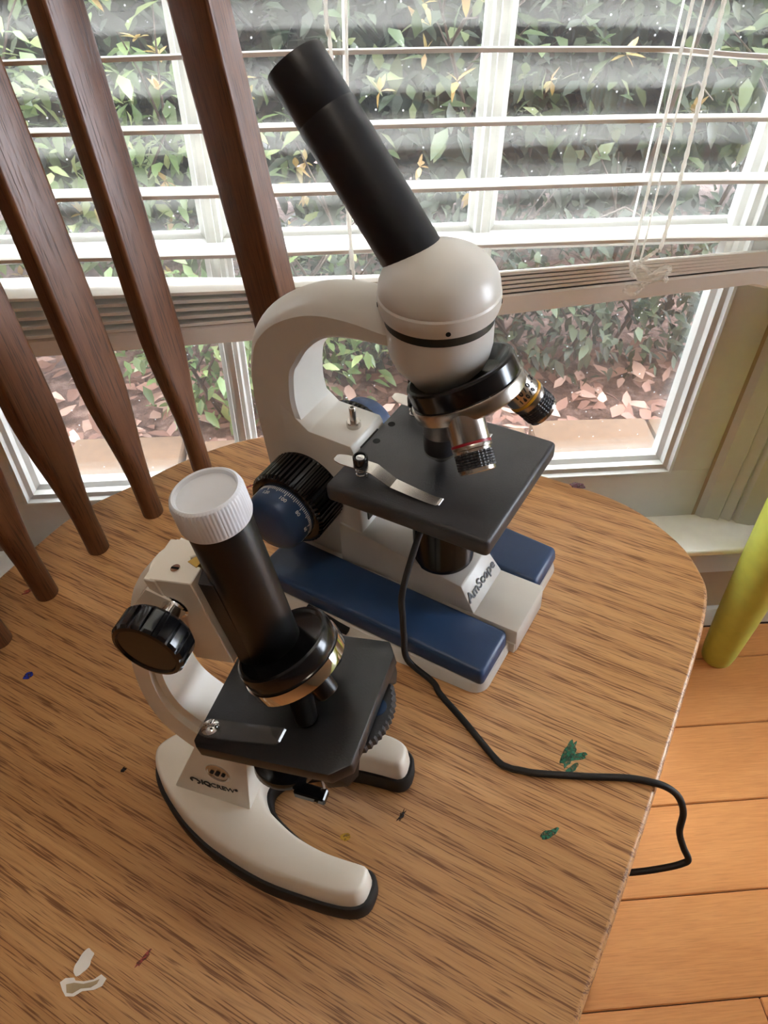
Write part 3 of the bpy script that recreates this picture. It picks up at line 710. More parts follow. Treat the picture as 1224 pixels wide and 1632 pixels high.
loft(bm, rings); finish(bm, 'crest_rail', M['spindle'], chair, None, 40)
for (x, y, sx, sy) in ((-.075, .39, .05, .04), (-.075, .075, .05, -.04), (-.36, .35, -.06, .03), (-.36, .115, -.06, -.03)):
    bm = bmesh.new(); zb = -(0.451 + (x * .83 + y * .56) * .0675) - .0 ; D = Vector((sx, sy, -.42))
    w0 = (CH @ Vector((x, y, -.03))); w1 = CH @ Vector((x + sx, y + sy, -.40)); 
    s = (0.004 - w0.z) / (w1.z - w0.z); end = Vector((x, y, -.03)).lerp(Vector((x + sx, y + sy, -.40)), s)
    L = (end - Vector((x, y, -.03))).length
    lathe(bm, [(0, 0), (.014, 0), (.016, .05), (.021, .12), (.018, .16), (.021, .20), (.022, .26), (.014, .36), (.013, L - .01), (.012, L), (0, L)], 20, mtx=along((x, y, -.03), end - Vector((x, y, -.03))))
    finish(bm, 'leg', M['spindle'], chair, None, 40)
# marks on the seat (thin blobs of dried paint, all given in the seat frame)
CHI = CH.inverted() @ SEAT
def blob(name, cx, cy, rx, ry, rot, m, label, seed, n=14, th=.0003, jag=.25):
    r = random.Random(seed); bm = bmesh.new(); pts = []
    for i in range(n):
        t = 2 * PI * i / n; k = 1 + r.uniform(-jag, jag)
        u, v = rx * k * math.cos(t), ry * k * math.sin(t)
        pts.append((cx + u * math.cos(rot) - v * math.sin(rot), cy + u * math.sin(rot) + v * math.cos(rot)))
    sm = catmull([(a, b, 0) for a, b in pts] + [(pts[0][0], pts[0][1], 0)], 3)[:-1]
    prism(bm, [(p.x, p.y) for p in sm], 0.0001, th, mtx=CHI); return finish(bm, name, m, chair, None, 60, label=label)
mg = stain_mat('green_paint', srgb(38, 112, 84)); mb = stain_mat('blue_paint', srgb(34, 52, 150)); my = stain_mat('yellow_paint', srgb(190, 146, 40))
mp = stain_mat('pink_paint', srgb(168, 80, 70)); mpu = stain_mat('purple_paint', srgb(112, 76, 92)); mk = stain_mat('dark_scuff', srgb(44, 38, 44))
blob('paint_stain', .1035, .2185, .0095, .0034, .95, mg, 'green paint smear', 1, 18, jag=.22)
blob('paint_stain', .1065, .2160, .0085, .0022, .1, mg, 'green paint smear', 11, 16, jag=.22)
blob('paint_stain', .1030, .2090, .0055, .0018, .5, mg, 'green paint smear', 12, 14, jag=.25)
blob('paint_stain', .0809, .1724, .0055, .0022, .35, mg, 'small green paint spot', 2, jag=.25)
blob('paint_stain', -.248, .3165, .0036, .0026, .6, mb, 'blue paint dot', 3, jag=.12)
blob('paint_stain', -.0338, .1827, .0030, .0024, .0, my, 'yellow paint dot', 4, jag=.12)
blob('paint_stain', -.2665, .3943, .0045, .0016, .4, mp, 'pink paint mark', 5, jag=.5)
blob('paint_stain', -.1423, .1307, .0045, .0012, .8, mp, 'pink paint mark', 6, jag=.5)
blob('paint_stain', .1691, .4495, .0065, .0038, -.35, mpu, 'purple paint spot at the seat edge', 7, jag=.2)
blob('paint_stain', -.0009, .1916, .0034, .0014, .9, mk, 'dark scuff', 8, jag=.5)
blob('paint_stain', -.1021, .4882, .0040, .0013, .5, mp, 'red mark', 9, jag=.5)
blob('paint_stain', -.1697, .2386, .0020, .0013, 1.2, mk, 'dark dot', 10, jag=.3)
blob('sticker_scrap', -.1733, .1319, .0068, .0036, 1.15, M['paper'], 'white scrap of torn sticker', 21, 16, .0005, .14)
def scrap2():
    bm = bmesh.new(); pts = [(-.0115, .0025), (-.009, .0042), (-.0045, .0040), (-.0035, .0026), (.001, .0018), (.006, .0022), (.0095, .0042), (.0125, .0020), (.0108, -.0012), (.007, -.0026), (.001, -.0026), (-.003, -.0046), (-.0072, -.0042), (-.0095, -.0012)]
    prism(bm, [(-.1725 + a, .1212 + b) for a, b in pts], .0001, .0004, mtx=CHI); o = finish(bm, 'sticker_scrap', M['paper'], chair, None, 60, label='torn sticker scrap with tan backing showing')
    bm = bmesh.new(); pts2 = [(-.008, .0012), (-.004, .0016), (.001, .0006), (.006, .0012), (.009, .0020), (.008, .0), (.005, -.0014), (.000, -.0014), (-.004, -.0032), (-.007, -.0026)]
    prism(bm, [(-.1725 + a, .1212 + b) for a, b in pts2], .0004, .00055, mtx=CHI); finish(bm, 'torn_backing', M['paper_torn'], chair, None, 60)
scrap2()

# ------------------------------------------------------------------ the large microscope (blue and white)
MA = seat_frame(.0970, .3143, -.6186)
A = empty('compound_microscope', MA, 'tall white and blue microscope with a slanted black eyepiece tube, behind the small one', 'microscope')
def rr_ring(x0, x1, yf, yr, z0, r=.010, n=6, zr=None):
    """rounded outline: half-width yf at the front x1, yr at the rear x0"""
    pts = []
    for (cx, s, a0) in ((x1 - r, 1, 0), (x0 + r, 1, PI / 2), (x0 + r, -1, PI), (x1 - r, -1, 1.5 * PI)):
        for k in range(n + 1):
            a = a0 + PI / 2 * k / n; x = cx + r * math.cos(a)
            hy = yr + (yf - yr) * (x - x0) / (x1 - x0)
            y = s * (hy - r) + r * math.sin(a)
            pts.append(Vector((x, y, z0 if zr is None else zr + (z0 - zr) * (x - x0) / (x1 - x0))))
    return pts
bm = bmesh.new()
loft(bm, [rr_ring(-.186, -.002, .0635, .0715, .0), rr_ring(-.187, -.0012, .0645, .0725, .0012), rr_ring(-.185, -.0022, .0630, .0665, .0085, zr=.017), rr_ring(-.184, -.003, .062, .0650, .0092, zr=.018)])
finish(bm, 'base', M['enamel'], A, None, 40)
bm = bmesh.new(); box(bm, -.182, .0030, -.0224, .0224, .0, .0232, .0016); 
box(bm, -.0068, .0022, -.0235, .0235, 0, .010, .001)
finish(bm, 'base_spine', M['enamel'], A)
for s in (-1, 1):
    bm = bmesh.new()
    y0, y1 = .0232 * s, .0628 * s; y1r = .0655 * s
    pts = [(-.179, y0, .012), (-.0025, y0, .0085), (-.179, y1r, .0180), (-.0025, y1, .0085), (-.179, y0, .0290), (-.0035, y0, .0225), (-.179, y1r - .0015 * s, .0330), (-.0035, y1 - .0015 * s, .0215)]
    hexa(bm, pts, .0035, 3); finish(bm, 'base_pad', M['blue'], A, None, 40, label='navy blue base pad')
bm = bmesh.new(); hexa(bm, [(-.135, -.0222, .0225), (-.0285, -.0222, .0225), (-.135, .0222, .0225), (-.0285, .0222, .0225), (-.135, -.0196, .0590), (-.0398, -.0196, .0425), (-.135, .0196, .0590), (-.0398, .0196, .0425)], .0012, 2)
finish(bm, 'lamp_housing', M['enamel'], A)
pn = Vector((-.0113, 0, .0202)).normalized()
text('lettering', 'AmScope', .0100, frame((-.0341, -.0010, .0326) + Vector((pn.z, 0, -pn.x)) * .0004 if False else Vector((-.0341, -.0010, .0326)) + Vector((pn.z, 0, -pn.x)) * .0004, x=(0, 1, 0), y=pn), M['ink'], A, bold=.00012)
text('lettering', '™', .0035, frame(Vector((-.0375, .0192, .0386)) + Vector((pn.z, 0, -pn.x)) * .0004, x=(0, 1, 0), y=pn), M['ink'], A)
bm = bmesh.new(); lathe(bm, [(0, .046), (.0208, .046), (.0208, .050), (.0202, .051), (.0202, .085), (.019, .088), (.019, .110), (0, .110)], 48, mtx=Matrix.Translation((-.0635, 0, 0))); finish(bm, 'illuminator', M['black_gloss'], A)
# C-shaped arm
st = [((-.150, .018), (-.188, .018), .003, .0180), ((-.150, .10), (-.1903, .0887), .003, .0180), ((-.1515, .1290), (-.1912, .115), .003, .0180), ((-.1560, .1375), (-.1917, .13), .003, .0180), ((-.1585, .150), (-.1917, .1427), .004, .0180),
      ((-.1580, .1620), (-.190, .162), .005, .0180), ((-.1556, .1753), (-.1865, .176), .0075, .0180), ((-.1516, .1823), (-.1808, .1907), .0085, .0180), ((-.1433, .1943), (-.1674, .2053), .0092, .0182), ((-.134, .2032), (-.1490, .2165), .0092, .0185),
      ((-.1243, .2087), (-.1300, .2228), .0095, .0188), ((-.1095, .2118), (-.109, .2242), .0105, .0190), ((-.0879, .2138), (-.0892, .2230), .0115, .0195), ((-.066, .2138), (-.066, .2222), .012, .0195)]
rings = []
for (p, q, c, w) in st:
    p = Vector((p[0], 0, p[1])); q = Vector((q[0], 0, q[1])); d = (q - p).normalized(); ring = []
    f = .0022
    for (y, a) in ((-w + f, p), (-w, p + d * f), (-w, q - d * .001)): ring.append(a + Vector((0, y, 0)))
    for k in range(1, 16):
        t = k / 16; y = -w + 2 * w * t; ring.append(q + d * c * (math.sin(PI * t) ** .85) + Vector((0, y, 0)))
    for (y, a) in ((w, q - d * .001), (w, p + d * f), (w - f, p)): ring.append(a + Vector((0, y, 0)))
    rings.append(ring)
# smooth along the arm
dense = []
for j in range(len(rings[0])):
    dense.append(catmull([r[j] for r in rings], 4))
rings = [[dense[j][i] for j in range(len(dense))] for i in range(len(dense[0]))]
bm = bmesh.new(); loft(bm, rings)
finish(bm, 'arm', M['enamel'], A, None, 27)
bm = bmesh.new()
prism(bm, [(-.170, .020), (-.1165, .020), (-.1165, .1285), (-.1185, .1325), (-.1500, .1335), (-.170, .150)], -.0182, .0182, .0009, 2, mtx=Matrix(((1, 0, 0, 0), (0, 0, 1, 0), (0, 1, 0, 0), (0, 0, 0, 1))))
finish(bm, 'focus_block', M['enamel'], A)
bm = bmesh.new(); box(bm, -.118, -.1155, -.0105, .0105, .062, .1275, .0004); box(bm, -.1168, -.1145, -.0035, .0065, .062, .125, .0004); finish(bm, 'rack_slide', M['black_gloss'], A)
bm = bmesh.new(); lathe(bm, [(0, 0), (.0047, 0), (.0047, .0035), (.0040, .0042), (.0022, .0042), (.0022, .0145), (.0019, .0150), (.0012, .0150), (.0012, .012), (0, .012)], 24, mtx=Matrix.Translation((-.1275, .0005, .1325))); finish(bm, 'stop_screw', M['steel'], A)
# head: lathe about the optical axis
AX = -.0645
bm = bmesh.new()
dome = [(.0292, .2328), (.0305, .2334), (.0315, .2365), (.0318, .2405), (.0318, .2425), (.0311, .2436), (.0313, .2446)]
dome += [(.0312 * math.cos(a), .2448 + .0222 * math.sin(a)) for a in [PI / 2 * k / 12 for k in range(1, 13)]]
dome[-1] = (0, .2670)
lathe(bm, [(0, .2328)] + dome, 56, mtx=Matrix.Translation((AX, 0, 0))); head = finish(bm, 'head', M['enamel'], A, None, 28)
bm = bmesh.new(); lathe(bm, [(0, .2278), (.0289, .2278), (.0289, .2330), (0, .2330)], 56, mtx=Matrix.Translation((AX, 0, 0))); finish(bm, 'head_ring', M['dark_ring'], A)
bm = bmesh.new(); lathe(bm, [(0, .1845), (.0142, .1845), (.0152, .189), (.0172, .1925), (.0200, .1962), (.0208, .1972), (.0250, .2025), (.0272, .2080), (.0284, .2140), (.0287, .2278), (0, .2278)], 56, mtx=Matrix.Translation((AX, 0, 0))); finish(bm, 'head_base', M['enamel'], A, None, 24)
for a in (-.95, 0.45, -2.6):                                           # set screws in the rim
    bm = bmesh.new(); lathe(bm, [(0, 0), (.0013, 0), (.0013, .0012), (0, .0012)], 14, mtx=along((AX + .0308 * math.cos(a), .0305 * math.sin(a), .2368), (math.cos(a), math.sin(a), -.1))); finish(bm, 'set_screw', M['dark_hole'], head)
TD = Vector((-math.sin(math.radians(39)) * math.cos(math.radians(6)), math.sin(math.radians(39)) * math.sin(math.radians(6)), math.cos(math.radians(39))))
T0 = Vector((AX, 0, .2385))
bm = bmesh.new(); lathe(bm, [(0, .0), (.0158, .0), (.0157, .100), (.0153, .1015), (0, .1015)], 48, mtx=along(T0, TD)); finish(bm, 'eyepiece_tube', M['black_tube'], A)
bm = bmesh.new(); lathe(bm, [(0, .1005), (.0150, .1005), (.0153, .1015), (.0152, .1265), (.0147, .1280), (.0118, .1280), (.0108, .1255), (0, .1250)], 48, mtx=along(T0, TD)); finish(bm, 'eyepiece', M['black_tube'], A)
# revolving nosepiece: disc tipped up towards the front
pu = math.radians(-8); al = math.radians(26); off = .0195
U = Vector((math.cos(pu), math.sin(pu), 0)); Zv = Vector((0, 0, 1))
TN = (math.cos(al) * Zv - math.sin(al) * U).normalized(); TE = math.cos(al) * U + math.sin(al) * Zv; TS = TN.cross(TE)
TC = Vector((AX, 0, .186)) + off * U
TM = Matrix(((TE.x, TS.x, TN.x, TC.x), (TE.y, TS.y, TN.y, TC.y), (TE.z, TS.z, TN.z, TC.z), (0, 0, 0, 1)))
bm = bmesh.new(); lathe(bm, [(0, -.0035), (.0300, -.0035), (.0318, -.002), (.0320, .0), (.0320, .0045), (.0316, .0052), (0, .0052)], 64, mtx=TM); nose = finish(bm, 'nosepiece', M['steel'], A)
bm = bmesh.new(); lathe(bm, [(0, .0050), (.0306, .0050), (.0308, .0060), (.0308, .0150), (.0302, .0162), (.0285, .0164), (.0272, .0150), (.021, .0105), (.010, .0095), (0, .0095)], 64, mtx=TM); finish(bm, 'nosepiece_cap', M['black_gloss'], A, None, 25)
bm = bmesh.new(); lathe(bm, [(0, .172), (.0150, .172), (.0156, .176), (.0156, .1845), (.0146, .1862), (0, .1862)], 40, mtx=Matrix.Translation((AX, 0, 0))); finish(bm, 'nosepiece_collar', M['black_gloss'], A)
bm = bmesh.new(); box(bm, -.0030, .0030, -.0025, .0025, 0, .014, .0006, mtx=Matrix.Translation((AX - .0185, .003, .170))); finish(bm, 'click_stop', M['black_gloss'], A)
def knurl(n_, d_): return lambda a, z_: d_ * (1 if int(a / (2 * PI) * n_ * 2 + .5) % 2 else -1)
def objective(rot, kind):
    """barrel along -z of the optical axis, swung about the turret axis by rot"""
    Rm = Matrix.Translation(TC) @ Matrix.Rotation(rot, 4, TN) @ Matrix.Translation(-TC)
    # start on the disc underside straight below the optical axis
    z0 = TC.z - math.tan(al) * off - .003
    if kind != 'long': z0 += .0055
    base = Rm @ Matrix.Translation((AX, 0, z0)) @ Matrix.Rotation(PI, 4, 'X')
    h = bmesh.new()
    if kind == 'long':
        lathe(h, [(0, -.006), (.0106, -.006), (.0106, .010), (.0103, .0105), (.0103, .021), (.0100, .023), (0, .023)], 40, mtx=base); o = finish(h, 'objective', M['steel'], A, label='longest objective lens over the stage')
        h = bmesh.new(); lathe(h, [(0, .0098), (.01075, .0098), (.01075, .0112), (0, .0112)], 40, mtx=base); finish(h, 'groove', M['black_gloss'], o)
        h = bmesh.new(); lathe(h, [(0, .0220), (.0102, .0220), (.0102, .033), (.0096, .035), (0, .035)], 40, mtx=base); finish(h, 'knurled_grip', M['black_matt'], o)
        h = bmesh.new(); lathe(h, [(0, .0345), (.0100, .0345), (.0100, .0362), (.0080, .0380), (.0052, .0400), (.0048, .0420), (0, .0420)], 40, mtx=base); finish(h, 'lens_tip', M['steel'], o)
    else:
        band = M['red_band'] if kind == 'red' else M['yellow_band']
        lathe(h, [(0, -.006), (.0104, -.006), (.0104, .0185), (.0102, .0190), (.0108, .0205), (.0108, .0222), (.0100, .0226), (.0100, .0240), (0, .0240)], 40, mtx=base)
        o = finish(h, 'objective', M['steel'], A, label='steel objective lens with a %s band' % kind)
        h = bmesh.new(); lathe(h, [(0, .0190), (.01075, .0190), (.01075, .0203), (0, .0203)], 40, mtx=base); finish(h, 'colour_band', band, o)
        h = bmesh.new(); n_ = 96
        for q in range(6): lathe(h, [(0, .0238 + q * .0015), (.0094, .0238 + q * .0015), (.0101, .0240 + q * .0015), (.0101, .0250 + q * .0015), (.0094, .0252 + q * .0015), (0, .0252 + q * .0015)], n_, mtx=base, mod=(lambda a, z_: .00022 * math.sin(a * 30)))
        finish(h, 'knurled_grip', M['black_matt'], o)
        h = bmesh.new(); lathe(h, [(0, .0325), (.0098, .0325), (.0098, .0345), (.0090, .0350), (.0050, .0350), (.0045, .0335), (0, .0335)], 40, mtx=base); finish(h, 'lens_tip', M['steel'], o)
        if kind == 'yellow':
            # engraved figures round the barrel, facing the camera side
            C_ = MA.inverted() @ CAM
            ax = base.to_3x3() @ Vector((0, 0, 1)); bo = base @ Vector((0, 0, .009)); tc = (C_ - bo); tc = (tc - tc.dot(ax) * ax).normalized()
            side = ax.cross(tc).normalized()
            for (s, body, sz, dz) in ((-.15, '10/0.25', .0044, .0122), (-.15, '160/0.17', .0034, .0163)):
                for k, chx in enumerate(body[:6]):
                    ang = s + .55 - k * .30 * (sz / .0044)
                    nrm = (tc * math.cos(ang) + side * math.sin(ang)).normalized()
                    tx = nrm.cross(ax) * -1
                    p = base @ Vector((0, 0, dz)) + nrm * .01062
                    t_ = text('lettering', chx, sz, frame(p, x=-tx if (-tx).cross(-ax).dot(nrm) > 0 else tx, y=-ax), M['ink'], o, ext=.0001, bold=.00008)
    return o
objective(0, 'long'); objective(math.radians(120) * -1, 'red') if False else None
objective(math.radians(118), 'red'); objective(math.radians(-122), 'yellow')
# stage
bm = bmesh.new()
prism(bm, [(-.1175, -.0500), (-.0100, -.0480), (-.0095, .0500), (-.1165, .0500)], .1145, .1275, .0032, 3)
stage = finish(bm, 'stage', M['black_matt'], A, None, 40)
for (x, y) in ((-.1102, -.0008), (-.1103, .0182)):
    bm = bmesh.new(); lathe(bm, [(0, .1272), (.0024, .1272), (.0024, .12765), (0, .12765)], 18, mtx=Matrix.Translation((x, y, 0))); finish(bm, 'screw_hole', M['dark_hole'], stage)
def stage_clip(s):
    bm = bmesh.new()
    P = [(-.1180, .0345 * s, .1372), (-.1165, .0345 * s, .1372), (-.112, .0340 * s, .1370), (-.1015, .0330 * s, .1368), (-.0925, .0326 * s, .1366), (-.0915, .0326 * s, .1364), (-.0800, .0326 * s, .1308), (-.0790, .0326 * s, .1304), (-.0640, .0328 * s, .1290), (-.0520, .0328 * s, .1283), (-.0490, .0328 * s, .1286), (-.0470, .0328 * s, .1296)]
    W = [.0040, .0066, .0090, .0092, .0092, .0092, .0084, .0083, .0076, .0070, .0068, .0060]
    strip(bm, P, W, (0, 1, 0), .0006); c = finish(bm, 'stage_clip', M['steel'], A, None, 15)
    bm = bmesh.new(); lathe(bm, [(0, .1372), (.0044, .1372), (.0046, .138), (.0046, .1425), (.0042, .1432), (.0034, .1432), (.0032, .1416), (0, .1416)], 24, mtx=Matrix.Translation((-.1010, .0328 * s, 0))); finish(bm, 'clip_knob', M['black_gloss'], c)
    bm = bmesh.new(); lathe(bm, [(0, .1414), (.0026, .1414), (.0026, .1424), (0, .1426)], 18, mtx=Matrix.Translation((-.1010, .0328 * s, 0))); box(bm, -.1030, -.0990, .0328 * s - .0004, .0328 * s + .0004, .1424, .1428); finish(bm, 'clip_screw', M['chrome'], c)
    bm = bmesh.new(); tube(bm, [(-.1010 + .0033 * math.cos(t * .35), .0328 * s + .0033 * math.sin(t * .35), .1278 + .0086 * t / 54) for t in range(55)], .0006, 6); finish(bm, 'spring', M['steel'], c, None, 60)
stage_clip(-1); stage_clip(1)
# focus knobs, both sides
def focus_knob(s):
    mt = along((-.1570, .0178 * s, .084), (0, s, 0))
    bm = bmesh.new(); nr = 48
    rib = lambda a, z_: (.0009 if (a / (2 * PI) * nr) % 1 < .5 else -.0009) if .0015 < z_ < .0265 else 0
    lathe(bm, [(0, 0), (.0275, 0), (.0275, .001), (.0278, .002), (.0278, .0262), (.0268, .0285), (.0250, .0292), (.0228, .0292), (.0222, .0275), (0, .0275)], nr * 6, mtx=mt, mod=rib); k = finish(bm, 'coarse_knob', M['black_gloss'], A, None, 30)
    bm = bmesh.new(); lathe(bm, [(0, .0270), (.0216, .0270), (.0216, .0385), (.0206, .0430), (.0180, .0460), (.012, .0474), (0, .0478)], 48, mtx=mt); d = finish(bm, 'fine_knob', M['blue'], A, None, 40, label='blue fine focus knob with white scale')
    if s < 0:
        bm = bmesh.new(); C_ = MA.inverted() @ CAM; m3 = mt.inverted() @ C_; a0 = math.atan2(m3.y, m3.x)
        for q in range(100):
            a = 2 * PI * q / 100; ln = .0042 if q % 10 == 0 else (.0034 if q % 5 == 0 else .0024)
            box(bm, .0214, .0218, -.00024, .00024, .0294, .0294 + ln, mtx=mt @ Matrix.Rotation(a, 4, 'Z'))
        finish(bm, 'dial_scale', M['white_ink'], d, kind='stuff')
        for q, body in enumerate(['20', '40', '60', '80', '100', '120', '140', '160']):
            a = a0 - .95 + q * .62 - 1.24
            nrm = mt.to_3x3() @ Vector((math.cos(a), math.sin(a), 0)); p = mt @ Vector((.0217 * math.cos(a), .0217 * math.sin(a), .0362)); axd = mt.to_3x3() @ Vector((0, 0, 1))
            text('lettering', body, .0038, frame(p, x=axd.cross(-nrm) * -1 if False else (-axd).cross(nrm), y=-axd), M['white_ink'], d, ext=.0001)
focus_knob(-1); focus_knob(1)
bm = bmesh.new(); hexa(bm, [(-.1345, -.0712, .0105), (-.1020, -.0700, .0095), (-.1345, -.0640, .0105), (-.1020, -.0640, .0095), (-.1365, -.0698, .0165), (-.1015, -.0688, .0125), (-.1365, -.0640, .0165), (-.1015, -.0640, .0125)]); finish(bm, 'vent_slot', M['dark_hole'], A)
# power cord
def sp_(x, y, z=.0022): return MA.inverted() @ (SEAT @ Vector((x, y, z)))
P = [Vector((-.058, -.030, .112)), Vector((-.0575, -.046, .100)), Vector((-.0565, -.0655, .078)), Vector((-.0565, -.0672, .055)), Vector((-.0560, -.0680, .036)), Vector((-.0520, -.0720, .018)), sp_(.0279, .2748, .006), sp_(.0320, .2670), sp_(.0442, .2463), sp_(.0591, .2191), sp_(.0655, .2130), sp_(.0726, .2103), sp_(.0832, .2072), sp_(.1119, .2021), sp_(.1333, .1989), sp_(.1468, .1947, .0022),
     sp_(.1590, .1890, .000), sp_(.1700, .1800, -.008), sp_(.1730, .1730, -.020)]
def spx(u, v, z):
    """point on the seat-frame plane at height z, seen at photo pixel (u, v)"""
    d = cr * ((u - 612) / 1226) - cu * ((v - 816) / 1226) + cf
    return MA.inverted() @ (CAM + d * ((z - .44) / d.dot(SN)))
P = P[:16] + [spx(1065, 1256, -.001), spx(1082, 1271, -.010), spx(1089, 1295, -.024), spx(1083, 1325, -.040), spx(1089, 1350, -.052), spx(1097, 1369, -.060), spx(1088, 1376, -.064), spx(1060, 1383, -.068), spx(1012, 1390, -.074), spx(950, 1394, -.085), spx(890, 1410, -.12)]
P += [MA.inverted() @ Vector(q) for q in ((.12, .17, .20), (.15, .16, .06), (.19, .18, .006))]
def wpx(u, v, z):
    d = cr * ((u - 612) / 1226) - cu * ((v - 816) / 1226) + cf
    return MA.inverted() @ (CAM + d * ((z - CAM.z) / d.z))
P += [wpx(931, 1560, .004), wpx(935, 1580, .004), wpx(927, 1597, .004), wpx(915, 1592, .004), wpx(870, 1560, .004), wpx(800, 1560, .004)]
bm = bmesh.new(); tube(bm, catmull(P, 8), .0021, 10); finish(bm, 'power_cord', M['black_rubber'], A, None, 60, label='black power cord')

# ------------------------------------------------------------------ the small microscope
MB = seat_frame(-.0038, .1791, math.radians(-22.5))
B = empty('student_microscope', MB, 'small white microscope with a milky cap on its black tube, nearest the camera', 'microscope')
hs = [(-.0062, -.0285), (-.0048, -.0305), (-.0042, -.0340), (-.0050, -.0410), (-.0085, -.0447), (-.0140, -.0466), (-.0200, -.0474), (-.0320, -.0478), (-.0610, -.0468), (-.0906, -.0408), (-.1090, -.0345), (-.1230, -.0275), (-.1380, -.0175), (-.1470, -.0085), (-.1505, .0)]
hi = [(-.0790, .0), (-.0765, -.0070), (-.0697, -.0140), (-.0600, -.0190), (-.0508, -.0228), (-.0400, -.0255), (-.0307, -.0268), (-.0200, -.0272), (-.0120, -.0272), (-.0085, -.0274)]
def resample(P, n):
    L = [0]
    for p, q in zip(P, P[1:]): L.append(L[-1] + (q - p).length)
    o = []; j = 0
    for i in range(n):
        d = L[-1] * i / (n - 1)
        while j < len(P) - 2 and L[j + 1] < d: j += 1
        o.append(P[j].lerp(P[j + 1], min(1, (d - L[j]) / max(1e-9, L[j + 1] - L[j]))))
    return o
NH = 150
HO = resample(catmull([(x, y, 0) for x, y in hs + [(x, -y) for x, y in reversed(hs[:-1])]], 4), NH)
HI = resample(catmull([(x, y, 0) for x, y in list(reversed(hi)) + [(x, -y) for x, y in hi[1:]]], 4), NH)
def horseshoe(e):
    return inset([(p.x, p.y) for p in HO] + [(p.x, p.y) for p in reversed(HI)], e)
ar = horseshoe(0); area = sum(ar[i][0] * ar[(i + 1) % len(ar)][1] - ar[(i + 1) % len(ar)][0] * ar[i][1] for i in range(len(ar))); sg = 1 if area > 0 else -1
def shoe(rows, name, m):
    bm = bmesh.new(); R = [[bm.verts.new((x, y, z)) for x, y in horseshoe(sg * e)] for e, z in rows]; n = 2 * NH
    for a, b in zip(R, R[1:]):
        for i in range(n): bm.faces.new((a[i], a[(i + 1) % n], b[(i + 1) % n], b[i]))
    for r in (R[0], R[-1]):
        for i in range(NH - 1): bm.faces.new((r[i], r[i + 1], r[n - 2 - i], r[n - 1 - i]))
    return finish(bm, name, m, B, None, 40)
shoe(((-.0022, 0), (-.0026, .001), (-.0026, .0105), (-.0016, .0125), (.003, .0125)), 'rubber_foot', M['black_rubber'])
shoe(((.002, .011), (.0, .0125), (.0010, .0240), (.0018, .0264), (.0034, .0275)), 'base', M['enamel_b'])
bm = bmesh.new(); hexa(bm, [(-.1270, -.0182, .0265), (-.0790, -.0190, .0265), (-.1270, .0182, .0265), (-.0790, .0190, .0265), (-.1010, -.0120, .0820), (-.0745, -.0120, .0770), (-.1010, .0120, .0820), (-.0745, .0120, .0770)], .0010)
finish(bm, 'pillar', M['enamel_b'], B)
# badge on the pillar: emblem, bold and light letters; the panel leans
pnl = Vector((0, .0066, .0530)).normalized(); pnm = Vector((1, 0, 0)).cross(pnl)
def on_panel(x, z): return Vector((x, -.0184 + (z - .0265) * .0066 / .0530, z)) + pnm * .0004
text('lettering', 'IQ', .0056, frame(on_panel(-.1040, .0408), x=(1, 0, -.015), y=pnl), M['ink'], B, bold=.00022)
text('lettering', 'CREW', .0054, frame(on_panel(-.0937, .0410), x=(1, 0, .02), y=pnl), M['ink'], B, spacing=.96)
text('lettering', '®', .0028, frame(on_panel(-.0851, .0428), x=(1, 0, 0), y=pnl), M['ink'], B)
bm = bmesh.new(); em = frame(on_panel(-.1102, .0410), x=(1, 0, 0), y=pnl)
def arc_band(cx, cy, r0, r1, a0, a1, n=10): 
    pts = [(cx + r1 * math.cos(a0 + (a1 - a0) * i / n), cy + r1 * math.sin(a0 + (a1 - a0) * i / n)) for i in range(n + 1)]
    return pts + [(cx + r0 * math.cos(a1 + (a0 - a1) * i / n), cy + r0 * math.sin(a1 + (a0 - a1) * i / n)) for i in range(n + 1)]
prism(bm, arc_band(-.0012, .0004, .0009, .0024, 1.2, 4.2), 0, .0002, mtx=em); prism(bm, arc_band(.0012, -.0004, .0006, .0018, -1.5, 2.0), 0, .0002, mtx=em)
prism(bm, [(-.0010, .0028), (.0016, .0020), (.0016, .0008), (-.0006, .0014)], 0, .0002, mtx=em); prism(bm, [(.0004, -.0022), (.0016, -.0028), (.0020, -.0018), (.0008, -.0013)], 0, .0002, mtx=em)
finish(bm, 'emblem', M['ink'], B, None, 60)
PV = Vector((-.0945, -.0150, .0545))
bm = bmesh.new(); lathe(bm, [(0, -.002), (.0072, -.002), (.0072, .0004), (.0062, .0007), (.0058, .0002), (0, .0002)], 28, mtx=frame(PV, x=(1, 0, 0), y=pnl)); pv = finish(bm, 'pivot_screw', M['steel'], B)
bm = bmesh.new(); lathe(bm, [(0, 0), (.0013, 0), (.0013, .0012), (0, .0014)], 14, mtx=frame(PV, x=(1, 0, 0), y=pnl))
for q in (-1, 1): lathe(bm, [(0, 0), (.0011, 0), (.0011, .0009), (0, .0009)], 12, mtx=frame(PV + Vector((.0034 * q, 0, 0)), x=(1, 0, 0), y=pnl))
finish(bm, 'spanner_hole', M['dark_hole'], pv)
